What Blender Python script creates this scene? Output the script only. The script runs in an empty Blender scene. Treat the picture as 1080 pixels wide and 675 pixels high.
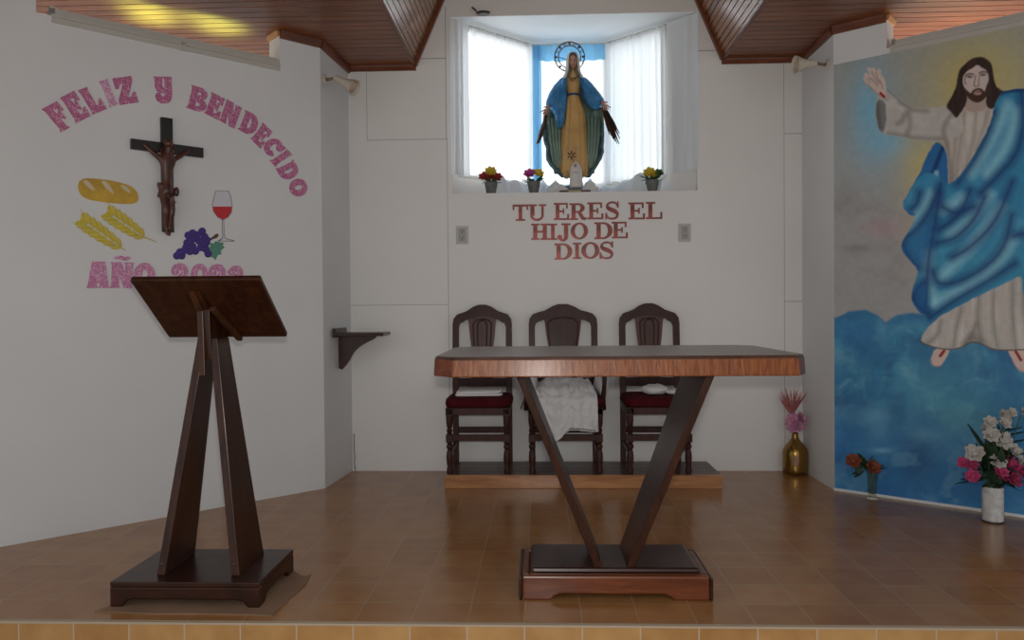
import bpy, bmesh, math, random
import numpy as np
from mathutils import Vector, Matrix, noise

R = math.radians
random.seed(7)
SC = bpy.context.scene
COL = SC.collection

# ------------------------------------------------------------------ camera
EYE = 1.12                      # eye height above the tiled platform
FPX = 804.0                     # focal length in pixels of a 1080 px wide frame
YAW, PITCH, ROLL = R(2.169), R(-0.852), R(0.479)


def cam_axes():
    f = np.array([-math.sin(YAW) * math.cos(PITCH), math.cos(YAW) * math.cos(PITCH), math.sin(PITCH)])
    r = np.array([math.cos(YAW), math.sin(YAW), 0.0])
    u = np.cross(r, f)
    c, s = math.cos(ROLL), math.sin(ROLL)
    return c * r - s * u, s * r + c * u, f


CR, CU, CF = cam_axes()
cd = bpy.data.cameras.new('camera')
cd.sensor_width = 36.0
cd.lens = FPX / 1080 * 36
cam = bpy.data.objects.new('camera', cd)
COL.objects.link(cam)
m = Matrix.Identity(4)
for i in range(3):
    m[i][0], m[i][1], m[i][2] = CR[i], CU[i], -CF[i]
m[0][3], m[1][3], m[2][3] = 0, 0, EYE
cam.matrix_world = m
cd.clip_start = 0.02
SC.camera = cam

# ------------------------------------------------------------------ view + world + lamps
SC.view_settings.view_transform = 'Standard'
SC.view_settings.look = 'None'
SC.view_settings.gamma = 1.0
SC.view_settings.exposure = 0.0
SC.view_settings.use_curve_mapping = False

SKY_FRONT = 0.76       # hall side (behind the camera)
SKY_BACK = 8.5         # open bright sky behind the bay window
GROUND_BACK = 0.35     # garden ground outside the bay window
FLASH = 24.0           # on-camera flash
w = bpy.data.worlds.new('sky')
SC.world = w
w.use_nodes = True
nt = w.node_tree
bg = nt.nodes['Background']
tc = nt.nodes.new('ShaderNodeTexCoord')
sx = nt.nodes.new('ShaderNodeSeparateXYZ')
mr = nt.nodes.new('ShaderNodeMapRange')
mr.inputs['From Min'].default_value = 0.25
mr.inputs['From Max'].default_value = 0.55
mr.inputs['To Min'].default_value = SKY_FRONT
mr.inputs['To Max'].default_value = SKY_BACK
nt.links.new(tc.outputs['Generated'], sx.inputs[0])
nt.links.new(sx.outputs['Y'], mr.inputs['Value'])
# the ground outside the bay is far darker than the sky over it
mg = nt.nodes.new('ShaderNodeMapRange')
mg.inputs['From Min'].default_value = -0.10
mg.inputs['From Max'].default_value = 0.06
mg.inputs['To Min'].default_value = 0.0
mg.inputs['To Max'].default_value = 1.0
nt.links.new(sx.outputs['Z'], mg.inputs['Value'])
up = nt.nodes.new('ShaderNodeMapRange')
up.inputs['To Min'].default_value = GROUND_BACK
nt.links.new(mg.outputs[0], up.inputs['Value'])
nt.links.new(mr.outputs[0], up.inputs['To Max'])
# ... and only on that side
fb = nt.nodes.new('ShaderNodeMapRange')
fb.inputs['From Min'].default_value = 0.0
fb.inputs['From Max'].default_value = 0.3
nt.links.new(sx.outputs['Y'], fb.inputs['Value'])
mxs = nt.nodes.new('ShaderNodeMix')
nt.links.new(fb.outputs[0], mxs.inputs[0])
mxs.inputs[2].default_value = SKY_FRONT
nt.links.new(up.outputs[0], mxs.inputs[3])
nt.links.new(mxs.outputs[0], bg.inputs['Strength'])
bg.inputs['Color'].default_value = (0.95, 0.98, 1.0, 1)


def area_light(name, loc, target, size, size_y, power, color=(1, 1, 1), spread=180):
    l = bpy.data.lights.new(name, 'AREA')
    l.shape = 'RECTANGLE'
    l.size, l.size_y = size, size_y
    l.energy = power
    l.color = color
    l.spread = R(spread)
    o = bpy.data.objects.new(name, l)
    COL.objects.link(o)
    o.location = loc
    d = Vector(target) - Vector(loc)
    o.rotation_euler = d.to_track_quat('-Z', 'Y').to_euler()
    return o


area_light('camera_flash', (0.0, 0.02, EYE + 0.085), (0.1, 5.2, 1.35), 0.07, 0.04, FLASH, (1.0, 0.96, 0.9))
# added green-yellow lamps imitating sun bounced off the garden onto the left outer ceiling
area_light('outer_ceiling_fill', (-2.22, 4.36, 2.32), (-2.19, 4.24, 2.8), 0.17, 0.30, 2.2, (0.44, 1.0, 0.26), 36)
area_light('outer_ceiling_fill', (-1.90, 4.66, 2.32), (-1.885, 4.38, 2.8), 0.20, 0.34, 2.6, (0.44, 1.0, 0.26), 36)
area_light('outer_ceiling_fill', (-2.6, 5.1, 1.6), (-2.2, 4.4, 2.8), 0.6, 0.4, 3.0, (1.0, 0.62, 0.25), 120)  # added warm lamp that turns the left outer ceiling more orange
area_light('outer_ceiling_fill', (2.75, 5.2, 1.9), (2.75, 4.75, 2.8), 0.6, 0.4, 11.0, (1.0, 0.72, 0.42), 120)  # added warm lamp for the orange glow on the right outer ceiling


# ------------------------------------------------------------------ pixel helpers (calibrated camera)
def ray(x, y):
    return CF + CR * (x - 540) / FPX - CU * (y - 337.5) / FPX


def atY(x, y, Y):
    d = ray(x, y)
    t = Y / d[1]
    return Vector((t * d[0], Y, EYE + t * d[2]))


def atZ(x, y, Z=0.0):
    d = ray(x, y)
    t = (Z - EYE) / d[2]
    return Vector((t * d[0], t * d[1], Z))


BACK = 5.247
LO = Vector((-2.594, 3.535, 0))
LA = math.atan2(1.196, 1.230)
LLEN = 1.7156
RO = Vector((1.775, 4.690, 0))
RA = math.atan2(-0.604, 0.752)


def on_wall(x, y, O, a):
    """pixel -> (u, z) on the vertical wall through O running along angle a"""
    d = ray(x, y)
    n = (math.sin(a), -math.cos(a))
    t = (O.x * n[0] + O.y * n[1]) / (d[0] * n[0] + d[1] * n[1])
    p = (t * d[0] - O.x, t * d[1] - O.y)
    return (p[0] * math.cos(a) + p[1] * math.sin(a), EYE + t * d[2])


def LW(x, y): return on_wall(x, y, LO, LA)


def wall_point(O, a, u, z, off=0.0):
    """point at (u, z) on a wall, 'off' metres out into the room"""
    return Vector((O.x + u * math.cos(a) + off * math.sin(a), O.y + u * math.sin(a) - off * math.cos(a), z))


# ------------------------------------------------------------------ colours + materials
def lin(c):
    return tuple(((v / 255) / 12.92 if v / 255 <= 0.04045 else ((v / 255 + 0.055) / 1.055) ** 2.4) for v in c)


def S(r, g, b, k=0.42):
    """paint colour whose look under the room's light is about (r, g, b)"""
    return tuple(min(0.85, v / k) for v in lin((r, g, b)))


MATS = {}


def new_mat(name):
    m = bpy.data.materials.new(name)
    m.use_nodes = True
    MATS[name] = m
    return m, m.node_tree, m.node_tree.nodes['Principled BSDF']


def plain(name, col, rough=0.6, metal=0.0, bump=0.0, bscale=60, var=0.0, vscale=8, spec=0.5, sheen=0.0, coat=0.0):
    m, nt, b = new_mat(name)
    b.inputs['Base Color'].default_value = (*col, 1)
    b.inputs['Roughness'].default_value = rough
    b.inputs['Metallic'].default_value = metal
    b.inputs['Specular IOR Level'].default_value = spec
    b.inputs['Sheen Weight'].default_value = sheen
    b.inputs['Coat Weight'].default_value = coat
    b.inputs['Coat Roughness'].default_value = 0.15
    tc = nt.nodes.new('ShaderNodeTexCoord')
    if var > 0:
        n = nt.nodes.new('ShaderNodeTexNoise')
        n.inputs['Scale'].default_value = vscale
        n.inputs['Detail'].default_value = 5
        nt.links.new(tc.outputs['Object'], n.inputs['Vector'])
        r = nt.nodes.new('ShaderNodeValToRGB')
        r.color_ramp.elements[0].position = 0.3
        r.color_ramp.elements[1].position = 0.7
        r.color_ramp.elements[0].color = (*[c * (1 - var) for c in col], 1)
        r.color_ramp.elements[1].color = (*[min(1, c * (1 + var)) for c in col], 1)
        nt.links.new(n.outputs['Fac'], r.inputs[0])
        nt.links.new(r.outputs[0], b.inputs['Base Color'])
    if bump > 0:
        n2 = nt.nodes.new('ShaderNodeTexNoise')
        n2.inputs['Scale'].default_value = bscale
        n2.inputs['Detail'].default_value = 4
        nt.links.new(tc.outputs['Object'], n2.inputs['Vector'])
        bp = nt.nodes.new('ShaderNodeBump')
        bp.inputs['Strength'].default_value = bump
        bp.inputs['Distance'].default_value = 0.01
        nt.links.new(n2.outputs['Fac'], bp.inputs['Height'])
        nt.links.new(bp.outputs[0], b.inputs['Normal'])
    return m


def wood(name, c1, c2, stretch=(1, 14, 14), rough=0.35, coat=0.3, bump=0.08, scale=2.2):
    m, nt, b = new_mat(name)
    tc = nt.nodes.new('ShaderNodeTexCoord')
    mp = nt.nodes.new('ShaderNodeMapping')
    mp.inputs['Scale'].default_value = stretch
    nt.links.new(tc.outputs['Object'], mp.inputs[0])
    n = nt.nodes.new('ShaderNodeTexNoise')
    n.inputs['Scale'].default_value = scale
    n.inputs['Detail'].default_value = 7
    n.inputs['Roughness'].default_value = 0.62
    n.inputs['Distortion'].default_value = 0.7
    nt.links.new(mp.outputs[0], n.inputs['Vector'])
    r = nt.nodes.new('ShaderNodeValToRGB')
    r.color_ramp.elements[0].position = 0.33
    r.color_ramp.elements[1].position = 0.68
    r.color_ramp.elements[0].color = (*c1, 1)
    r.color_ramp.elements[1].color = (*c2, 1)
    nt.links.new(n.outputs['Fac'], r.inputs[0])
    nt.links.new(r.outputs[0], b.inputs['Base Color'])
    b.inputs['Roughness'].default_value = rough
    b.inputs['Specular IOR Level'].default_value = 0.25
    b.inputs['Coat Weight'].default_value = coat * 0.35
    b.inputs['Coat Roughness'].default_value = 0.2
    bp = nt.nodes.new('ShaderNodeBump')
    bp.inputs['Strength'].default_value = bump
    bp.inputs['Distance'].default_value = 0.005
    nt.links.new(n.outputs['Fac'], bp.inputs['Height'])
    nt.links.new(bp.outputs[0], b.inputs['Normal'])
    return m


def tiles(name, axis, ca, cb, grout, ox, oy, size=0.2043, rough=0.2):
    """glazed square tiles; axis 'XY' for the floor, 'XZ' for the riser"""
    m, nt, b = new_mat(name)
    L = nt.links
    g = nt.nodes.new('ShaderNodeNewGeometry')
    sp = nt.nodes.new('ShaderNodeSeparateXYZ')
    L.new(g.outputs['Position'], sp.inputs[0])
    cb_ = nt.nodes.new('ShaderNodeCombineXYZ')
    L.new(sp.outputs['X'], cb_.inputs[0])
    L.new(sp.outputs['Y' if axis == 'XY' else 'Z'], cb_.inputs[1])
    mp = nt.nodes.new('ShaderNodeMapping')
    mp.inputs['Location'].default_value = (-ox + size * 40, -oy + size * 40, 0)
    L.new(cb_.outputs[0], mp.inputs[0])
    br = nt.nodes.new('ShaderNodeTexBrick')
    br.offset = 0.0
    br.squash = 1.0
    br.inputs['Scale'].default_value = 1.0
    br.inputs['Brick Width'].default_value = size
    br.inputs['Row Height'].default_value = size
    br.inputs['Mortar Size'].default_value = 0.0028
    br.inputs['Mortar Smooth'].default_value = 0.3
    br.inputs['Bias'].default_value = 0.0
    br.inputs['Color1'].default_value = (0, 0, 0, 1)
    br.inputs['Color2'].default_value = (1, 1, 1, 1)
    br.inputs['Mortar'].default_value = (0.5, 0.5, 0.5, 1)
    L.new(mp.outputs[0], br.inputs['Vector'])
    n = nt.nodes.new('ShaderNodeTexNoise')
    n.inputs['Scale'].default_value = 9
    n.inputs['Detail'].default_value = 4
    L.new(g.outputs['Position'], n.inputs['Vector'])
    ad = nt.nodes.new('ShaderNodeMath'); ad.operation = 'MULTIPLY_ADD'
    L.new(br.outputs['Color'], ad.inputs[0])
    ad.inputs[1].default_value = 0.35
    L.new(n.outputs['Fac'], ad.inputs[2])
    r = nt.nodes.new('ShaderNodeValToRGB')
    r.color_ramp.elements[0].position = 0.38
    r.color_ramp.elements[1].position = 0.95
    r.color_ramp.elements[0].color = (*ca, 1)
    r.color_ramp.elements[1].color = (*cb, 1)
    L.new(ad.outputs[0], r.inputs[0])
    mx = nt.nodes.new('ShaderNodeMix'); mx.data_type = 'RGBA'
    L.new(br.outputs['Fac'], mx.inputs[0])
    L.new(r.outputs[0], mx.inputs[6])
    mx.inputs[7].default_value = (*grout, 1)
    L.new(mx.outputs[2], b.inputs['Base Color'])
    b.inputs['Roughness'].default_value = rough
    b.inputs['Specular IOR Level'].default_value = 0.5
    n3 = nt.nodes.new('ShaderNodeTexNoise'); n3.inputs['Scale'].default_value = 5
    L.new(g.outputs['Position'], n3.inputs['Vector'])
    sm = nt.nodes.new('ShaderNodeMath'); sm.operation = 'MULTIPLY_ADD'
    L.new(br.outputs['Fac'], sm.inputs[0]); sm.inputs[1].default_value = -0.8
    L.new(n3.outputs['Fac'], sm.inputs[2])
    bp = nt.nodes.new('ShaderNodeBump')
    bp.inputs['Strength'].default_value = 0.12
    bp.inputs['Distance'].default_value = 0.006
    L.new(sm.outputs[0], bp.inputs['Height'])
    L.new(bp.outputs[0], b.inputs['Normal'])
    return m


def fabric(name, col, trans=0.5, fold=None, rough=0.8, sheer=0.0):
    """thin cloth: diffuse plus translucent"""
    m, nt, b = new_mat(name)
    L = nt.links
    b.inputs['Base Color'].default_value = (*col, 1)
    b.inputs['Roughness'].default_value = rough
    b.inputs['Specular IOR Level'].default_value = 0.2
    t = nt.nodes.new('ShaderNodeBsdfTranslucent')
    t.inputs['Color'].default_value = (*col, 1)
    mx = nt.nodes.new('ShaderNodeMixShader')
    mx.inputs[0].default_value = trans
    L.new(b.outputs[0], mx.inputs[1])
    L.new(t.outputs[0], mx.inputs[2])
    out = nt.nodes['Material Output']
    if sheer > 0:
        tr = nt.nodes.new('ShaderNodeBsdfTransparent')
        m2 = nt.nodes.new('ShaderNodeMixShader')
        m2.inputs[0].default_value = sheer
        L.new(mx.outputs[0], m2.inputs[1]); L.new(tr.outputs[0], m2.inputs[2])
        L.new(m2.outputs[0], out.inputs[0])
    else:
        L.new(mx.outputs[0], out.inputs[0])
    return m


def glass(name, col=(1, 1, 1), rough=0.0, window=False):
    m, nt, b = new_mat(name)
    if window:
        L = nt.links
        tr = nt.nodes.new('ShaderNodeBsdfTransparent')
        tr.inputs[0].default_value = (*col, 1)
        gl = nt.nodes.new('ShaderNodeBsdfGlossy'); gl.inputs['Roughness'].default_value = 0.02
        mx = nt.nodes.new('ShaderNodeMixShader'); mx.inputs[0].default_value = 0.05
        L.new(tr.outputs[0], mx.inputs[1]); L.new(gl.outputs[0], mx.inputs[2])
        L.new(mx.outputs[0], nt.nodes['Material Output'].inputs[0])
    else:
        b.inputs['Base Color'].default_value = (*col, 1)
        b.inputs['Transmission Weight'].default_value = 1.0
        b.inputs['Roughness'].default_value = rough
        b.inputs['IOR'].default_value = 1.45
    return m


def glitter(name, c1, c2, c3):
    m, nt, b = new_mat(name)
    L = nt.links
    tc = nt.nodes.new('ShaderNodeTexCoord')
    v = nt.nodes.new('ShaderNodeTexVoronoi'); v.inputs['Scale'].default_value = 230
    L.new(tc.outputs['Object'], v.inputs['Vector'])
    sp = nt.nodes.new('ShaderNodeSeparateColor')
    L.new(v.outputs['Color'], sp.inputs[0])
    r = nt.nodes.new('ShaderNodeValToRGB')
    r.color_ramp.elements[0].color = (*c1, 1)
    r.color_ramp.elements[1].color = (*c3, 1)
    e = r.color_ramp.elements.new(0.75); e.color = (*c2, 1)
    L.new(sp.outputs[0], r.inputs[0])
    L.new(r.outputs[0], b.inputs['Base Color'])
    b.inputs['Roughness'].default_value = 0.35
    return m


WALL = plain('white_paint', (0.71, 0.72, 0.725), 0.7, bump=0.12, bscale=25, var=0.03, vscale=2)
WALLB = plain('white_panel_paint', (0.77, 0.755, 0.735), 0.5, bump=0.05, bscale=12, var=0.02, vscale=2)
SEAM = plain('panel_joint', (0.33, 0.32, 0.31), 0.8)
CEILW = plain('pale_ceiling_board', (0.82, 0.86, 0.88), 0.6)
ALU = plain('white_aluminium', (0.52, 0.50, 0.46), 0.4)
OUTER = plain('outside_plaster', (0.6, 0.58, 0.5), 0.9)
FLOORM = tiles('floor_tiles', 'XY', (0.31, 0.138, 0.046), (0.395, 0.195, 0.073), (0.37, 0.25, 0.145), -0.0665, 2.68)
RISERM = tiles('riser_tiles', 'XZ', (0.38, 0.19, 0.065), (0.54, 0.31, 0.12), (0.5, 0.42, 0.32), -0.0665, -0.005)  # floor tiles again, coloured lighter for the light falling on the riser
GROUT = plain('grout', (0.45, 0.36, 0.26), 0.6)
SLAT = wood('ceiling_slats', (0.13, 0.042, 0.018), (0.27, 0.098, 0.04), (0.8, 6, 6), 0.3, 0.5)
SLATY = wood('ceiling_slats_lengthwise', (0.15, 0.055, 0.022), (0.30, 0.12, 0.05), (6, 0.8, 6), 0.2, 1.6)
TRIMW = wood('crown_trim_wood', (0.10, 0.026, 0.012), (0.2, 0.06, 0.025), (2, 2, 8), 0.3, 0.5)
PALEW = plain('pale_bare_wood', (0.45, 0.24, 0.10), 0.6)
MAHOG = wood('dark_mahogany', (0.018, 0.006, 0.0035), (0.05, 0.015, 0.008), (3, 14, 3), 0.3, 0.5)
MAHOGX = wood('lectern_mahogany', (0.022, 0.007, 0.0035), (0.058, 0.018, 0.008), (14, 14, 1.2), 0.33, 0.4)
CHAIRW = wood('chair_wood', (0.026, 0.008, 0.006), (0.060, 0.019, 0.013), (14, 14, 1.5), 0.45, 0.1)
SPLATW = wood('chair_splat_wood', (0.042, 0.013, 0.009), (0.10, 0.034, 0.021), (16, 14, 1.2), 0.38, 0.3)
TABW = wood('table_edge_wood', (0.135, 0.032, 0.007), (0.29, 0.088, 0.019), (9, 10, 1.2), 0.27, 0.40, bump=0.55, scale=7)
TABW.node_tree.nodes['Principled BSDF'].inputs['Specular IOR Level'].default_value = 0.16
TABTOP = wood('table_top_wood', (0.05, 0.022, 0.014), (0.11, 0.05, 0.03), (1.2, 14, 10), 0.28, 0.6)
REDW = wood('reddish_base_wood', (0.095, 0.024, 0.010), (0.20, 0.058, 0.022), (1.4, 9, 14), 0.28, 0.5)
DAISW = wood('platform_front_wood', (0.28, 0.11, 0.04), (0.52, 0.25, 0.10), (1.2, 8, 14), 0.3, 1.2)
DAIST = wood('platform_top_wood', (0.05, 0.022, 0.015), (0.12, 0.055, 0.034), (1.2, 12, 8), 0.35, 0.4)
REDV = plain('dark_red_velvet', (0.06, 0.004, 0.007), 0.9, spec=0.15, var=0.2, vscale=20)
WHITEC = fabric('white_cloth', (0.72, 0.72, 0.72), 0.12)
CURT = fabric('white_curtain', (0.9, 0.9, 0.9), 0.55)
SATIN = fabric('white_satin', (0.84, 0.87, 0.90), 0.22, rough=0.3)
CURT2 = fabric('thick_white_curtain', (0.86, 0.88, 0.89), 0.33)
BLUEC = fabric('blue_sheer', (0.25, 0.55, 0.80), 0.5)
PINKG = glitter('pink_glitter_foam', (0.40, 0.085, 0.22), (0.52, 0.16, 0.31), (0.85, 0.55, 0.70))
PALEG = glitter('pale_pink_glitter_foam', (0.50, 0.20, 0.38), (0.68, 0.38, 0.55), (0.9, 0.75, 0.85))
LILG = glitter('lilac_glitter_foam', (0.45, 0.12, 0.29), (0.60, 0.24, 0.42), (0.9, 0.65, 0.8))
COPPER = plain('copper_red_letter', (0.20, 0.038, 0.030), 0.35, metal=0.35, var=0.65, vscale=14)
BLACKW = plain('black_wood', (0.012, 0.010, 0.009), 0.4)
CORPUS = plain('brown_carved_figure', (0.085, 0.028, 0.018), 0.35, var=0.4, vscale=25)
BREAD = plain('golden_foam', (0.55, 0.34, 0.035), 0.6, var=0.25, vscale=9)
BREADL = plain('cream_foam', (0.62, 0.52, 0.36), 0.6)
WHEAT = plain('yellow_foam', (0.58, 0.46, 0.03), 0.6, var=0.15, vscale=20)
WHEATL = plain('pale_yellow_foam', (0.66, 0.56, 0.22), 0.6)
GRAPE = plain('purple_foam', (0.05, 0.018, 0.22), 0.5)
GRAPED = plain('dark_purple_line', (0.02, 0.008, 0.10), 0.5)
LEAFG = plain('green_foam', (0.09, 0.27, 0.20), 0.6)
STEMB = plain('brown_foam', (0.10, 0.055, 0.025), 0.6)
WINE = plain('red_foam', (0.55, 0.02, 0.03), 0.5)
GLASSF = plain('pale_grey_foam', (0.62, 0.62, 0.66), 0.5)
GREYL = plain('grey_outline', (0.22, 0.22, 0.24), 0.5)
LAMPW = plain('aged_white_plastic', (0.58, 0.53, 0.45), 0.4)
LAMPIN = plain('lamp_inside', (0.5, 0.36, 0.27), 0.5)
BRASSD = plain('dull_brass', (0.24, 0.17, 0.10), 0.4, metal=0.7)
PLASTW = plain('outlet_plastic', (0.50, 0.48, 0.45), 0.45)
PLASTG = plain('outlet_grey', (0.36, 0.35, 0.33), 0.5)
BLACKP = plain('black_plastic', (0.015, 0.015, 0.015), 0.5)
METALD = plain('dark_metal', (0.07, 0.06, 0.055), 0.4, metal=0.7)
GOLD = plain('gold_glass', (0.30, 0.175, 0.045), 0.22, metal=0.85)
CARD = plain('brown_cardboard', (0.25, 0.15, 0.09), 0.85, var=0.15, vscale=6)
CABLE = plain('black_cable', (0.02, 0.02, 0.02), 0.6)
PINKF = plain('pink_petal', (0.60, 0.27, 0.42), 0.8, var=0.25, vscale=40)
REDF = plain('red_feather', (0.40, 0.13, 0.13), 0.85, var=0.3, vscale=30)
ROSE = plain('orange_rose', (0.21, 0.05, 0.02), 0.75, var=0.3, vscale=60)
HOTP = plain('hot_pink_petal', (0.44, 0.045, 0.14), 0.75, var=0.35, vscale=40)
WHTP = plain('white_petal', (0.46, 0.43, 0.39), 0.75, var=0.15, vscale=40)
YELP = plain('yellow_petal', (0.60, 0.46, 0.04), 0.75)
REDP = plain('red_petal', (0.32, 0.02, 0.02), 0.75)
MAGP = plain('magenta_petal', (0.42, 0.05, 0.24), 0.75)
LEAF = plain('dark_leaf', (0.022, 0.05, 0.022), 0.6, var=0.3, vscale=30)
LEAF2 = plain('mid_leaf', (0.05, 0.11, 0.035), 0.6, var=0.3, vscale=30)
POTG = plain('grey_pot', (0.13, 0.14, 0.135), 0.6, var=0.2, vscale=30)
CERAM = plain('white_speckled_ceramic', (0.55, 0.54, 0.53), 0.15, var=0.25, vscale=30)
VGLASS = glass('clear_glass', (0.86, 0.88, 0.84), window=True)
WGLASS = glass('window_glass', (0.97, 0.99, 1.0), window=True)
DRESS = plain('ochre_dress_paint', (0.56, 0.345, 0.125), 0.35, var=0.2, vscale=9)
CLOAK = plain('blue_cloak_paint', (0.035, 0.21, 0.46), 0.4, var=0.3, vscale=10)
LINING = plain('grey_green_lining_paint', (0.16, 0.24, 0.20), 0.45, var=0.25, vscale=9)
VEIL = plain('white_veil_paint', (0.5, 0.47, 0.43), 0.5)
SKIN = plain('painted_skin', (0.45, 0.24, 0.17), 0.45)
DARKP = plain('dark_brown_paint', (0.03, 0.017, 0.012), 0.5)
LIPS = plain('lip_paint', (0.25, 0.06, 0.05), 0.5)
BLUEBL = plain('blue_piping', (0.02, 0.06, 0.18), 0.5)
BRONZE = plain('aged_bronze', (0.085, 0.055, 0.04), 0.4, metal=0.8)
FIGW = plain('white_porcelain', (0.62, 0.60, 0.58), 0.35)
BASEM = plain('brown_statue_base', (0.09, 0.05, 0.035), 0.5)
LABELM = plain('base_label', (0.45, 0.36, 0.18), 0.5)


# ------------------------------------------------------------------ mesh helpers
class MB:
    def __init__(s):
        s.bm = bmesh.new()
        s.mi = 0

    def _f(s, vs):
        try:
            f = s.bm.faces.new(vs)
            f.material_index = s.mi
            return f
        except ValueError:
            return None

    def box(s, lo, hi, M=None):
        vs = []
        for z in (lo[2], hi[2]):
            for x, y in ((lo[0], lo[1]), (hi[0], lo[1]), (hi[0], hi[1]), (lo[0], hi[1])):
                v = Vector((x, y, z))
                vs.append(s.bm.verts.new(M @ v if M else v))
        for q in ((3, 2, 1, 0), (4, 5, 6, 7), (0, 1, 5, 4), (1, 2, 6, 5), (2, 3, 7, 6), (3, 0, 4, 7)):
            s._f([vs[i] for i in q])
        return s

    def prism(s, pts, vec):
        """closed polygon pts (3D) extruded by vec"""
        vec = Vector(vec)
        pts = [Vector(p) for p in pts]
        a = [s.bm.verts.new(p) for p in pts]
        b = [s.bm.verts.new(p + vec) for p in pts]
        n = len(pts)
        s._f(a[::-1]); s._f(b)
        for i in range(n):
            s._f([a[i], a[(i + 1) % n], b[(i + 1) % n], b[i]])
        return s

    def loft(s, rings, cap=True, closed=True):
        R_ = [[s.bm.verts.new(Vector(p)) for p in r] for r in rings]
        n = len(R_[0])
        for i in range(len(R_) - 1):
            for j in range(n if closed else n - 1):
                k = (j + 1) % n
                s._f([R_[i][j], R_[i][k], R_[i + 1][k], R_[i + 1][j]])
        if cap and closed:
            s._f(R_[0][::-1]); s._f(R_[-1])
        return s

    def lathe(s, prof, c=(0, 0, 0), n=24, cap=True, M=None, sq=(1, 1)):
        rings = []
        for r, z in prof:
            ring = []
            for i in range(n):
                a = 2 * math.pi * i / n
                p = Vector((c[0] + sq[0] * r * math.cos(a), c[1] + sq[1] * r * math.sin(a), c[2] + z))
                ring.append(M @ p if M else p)
            rings.append(ring)
        return s.loft(rings, cap)

    def tube(s, pts, rad, n=8, cap=True):
        pts = [Vector(p) for p in pts]
        if not hasattr(rad, '__len__'):
            rad = [rad] * len(pts)
        rings = []
        ref = Vector((0, 0, 1))
        for i, p in enumerate(pts):
            d = (pts[min(i + 1, len(pts) - 1)] - pts[max(i - 1, 0)]).normalized()
            if abs(d.dot(ref)) > 0.95:
                ref = Vector((1, 0, 0)) if abs(d.x) < 0.9 else Vector((0, 1, 0))
            a = d.cross(ref).normalized()
            b = a.cross(d).normalized()
            rr = rad[i] if hasattr(rad[i], '__len__') else (rad[i], rad[i])
            rings.append([p + a * rr[0] * math.cos(t) + b * rr[1] * math.sin(t) for t in [2 * math.pi * k / n for k in range(n)]])
        return s.loft(rings, cap)

    def ball(s, c, r, u=12, v=8, M=None):
        r = r if hasattr(r, '__len__') else (r, r, r)
        rings = []
        for i in range(v + 1):
            t = math.pi * (0.02 + 0.96 * i / v)
            ring = []
            for j in range(u):
                a = 2 * math.pi * j / u
                p = Vector((r[0] * math.sin(t) * math.cos(a), r[1] * math.sin(t) * math.sin(a), -r[2] * math.cos(t)))
                p = (M @ p if M else p) + Vector(c)
                ring.append(p)
            rings.append(ring)
        return s.loft(rings)

    def grid(s, fn, nu, nv):
        """fn(u, v) -> point, u, v in 0..1"""
        V = [[s.bm.verts.new(Vector(fn(i / nu, j / nv))) for i in range(nu + 1)] for j in range(nv + 1)]
        for j in range(nv):
            for i in range(nu):
                s._f([V[j][i], V[j][i + 1], V[j + 1][i + 1], V[j + 1][i]])
        return s

    def build(s, name, mats, parent=None, smooth=False, bevel=0.0, solid=0.0, sub=0, loc=None, rot=None):
        me = bpy.data.meshes.new(name)
        bmesh.ops.recalc_face_normals(s.bm, faces=s.bm.faces)
        s.bm.to_mesh(me)
        s.bm.free()
        for m in (mats if isinstance(mats, (list, tuple)) else [mats]):
            me.materials.append(m)
        o = bpy.data.objects.new(name, me)
        COL.objects.link(o)
        if smooth:
            for p in me.polygons:
                p.use_smooth = True
            if smooth != 'all':
                me.set_sharp_from_angle(angle=R(40))
        if bevel > 0:
            b = o.modifiers.new('bevel', 'BEVEL')
            b.width = bevel; b.segments = 2; b.limit_method = 'ANGLE'; b.angle_limit = R(40)
        if solid > 0:
            b = o.modifiers.new('solid', 'SOLIDIFY'); b.thickness = solid; b.offset = 0
        if sub > 0:
            b = o.modifiers.new('sub', 'SUBSURF'); b.levels = sub; b.render_levels = sub
        if parent:
            o.parent = parent
        if loc is not None:
            o.location = loc
        if rot is not None:
            o.rotation_euler = rot
        return o


def tag(o, label=None, cat=None, group=None, kind=None):
    if label: o['label'] = label
    if cat: o['category'] = cat
    if group: o['group'] = group
    if kind: o['kind'] = kind
    return o


def empty(name, loc=(0, 0, 0), rz=0.0, label=None, cat=None, group=None):
    o = bpy.data.objects.new(name, None)
    o.empty_display_size = 0.1
    COL.objects.link(o)
    o.location = loc
    o.rotation_euler = (0, 0, rz)
    return tag(o, label, cat, group)


def copy_tree(o, parent=None):
    c = o.copy()
    COL.objects.link(c)
    c.parent = parent
    for ch in [k for k in list(bpy.data.objects) if k.parent == o]:
        copy_tree(ch, c)
    return c


def rel(p, base, rz=0.0):
    """world point -> coordinates in an empty at base turned by rz"""
    return Matrix.Rotation(-rz, 3, 'Z') @ (Vector(p) - Vector(base))


# ================================================================== THE SETTING
CZ = 2.80       # underside of the flat wooden ceiling
SILL = 1.915    # niche shelf
NTOP = 3.126    # niche ceiling
NL, NR = -0.60, 1.072
BAYL, BAYR, BAYY = -0.045, 0.505, 5.815
ST = 0.45       # share of each slanted bay side before its window starts (front, solid part)

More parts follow.
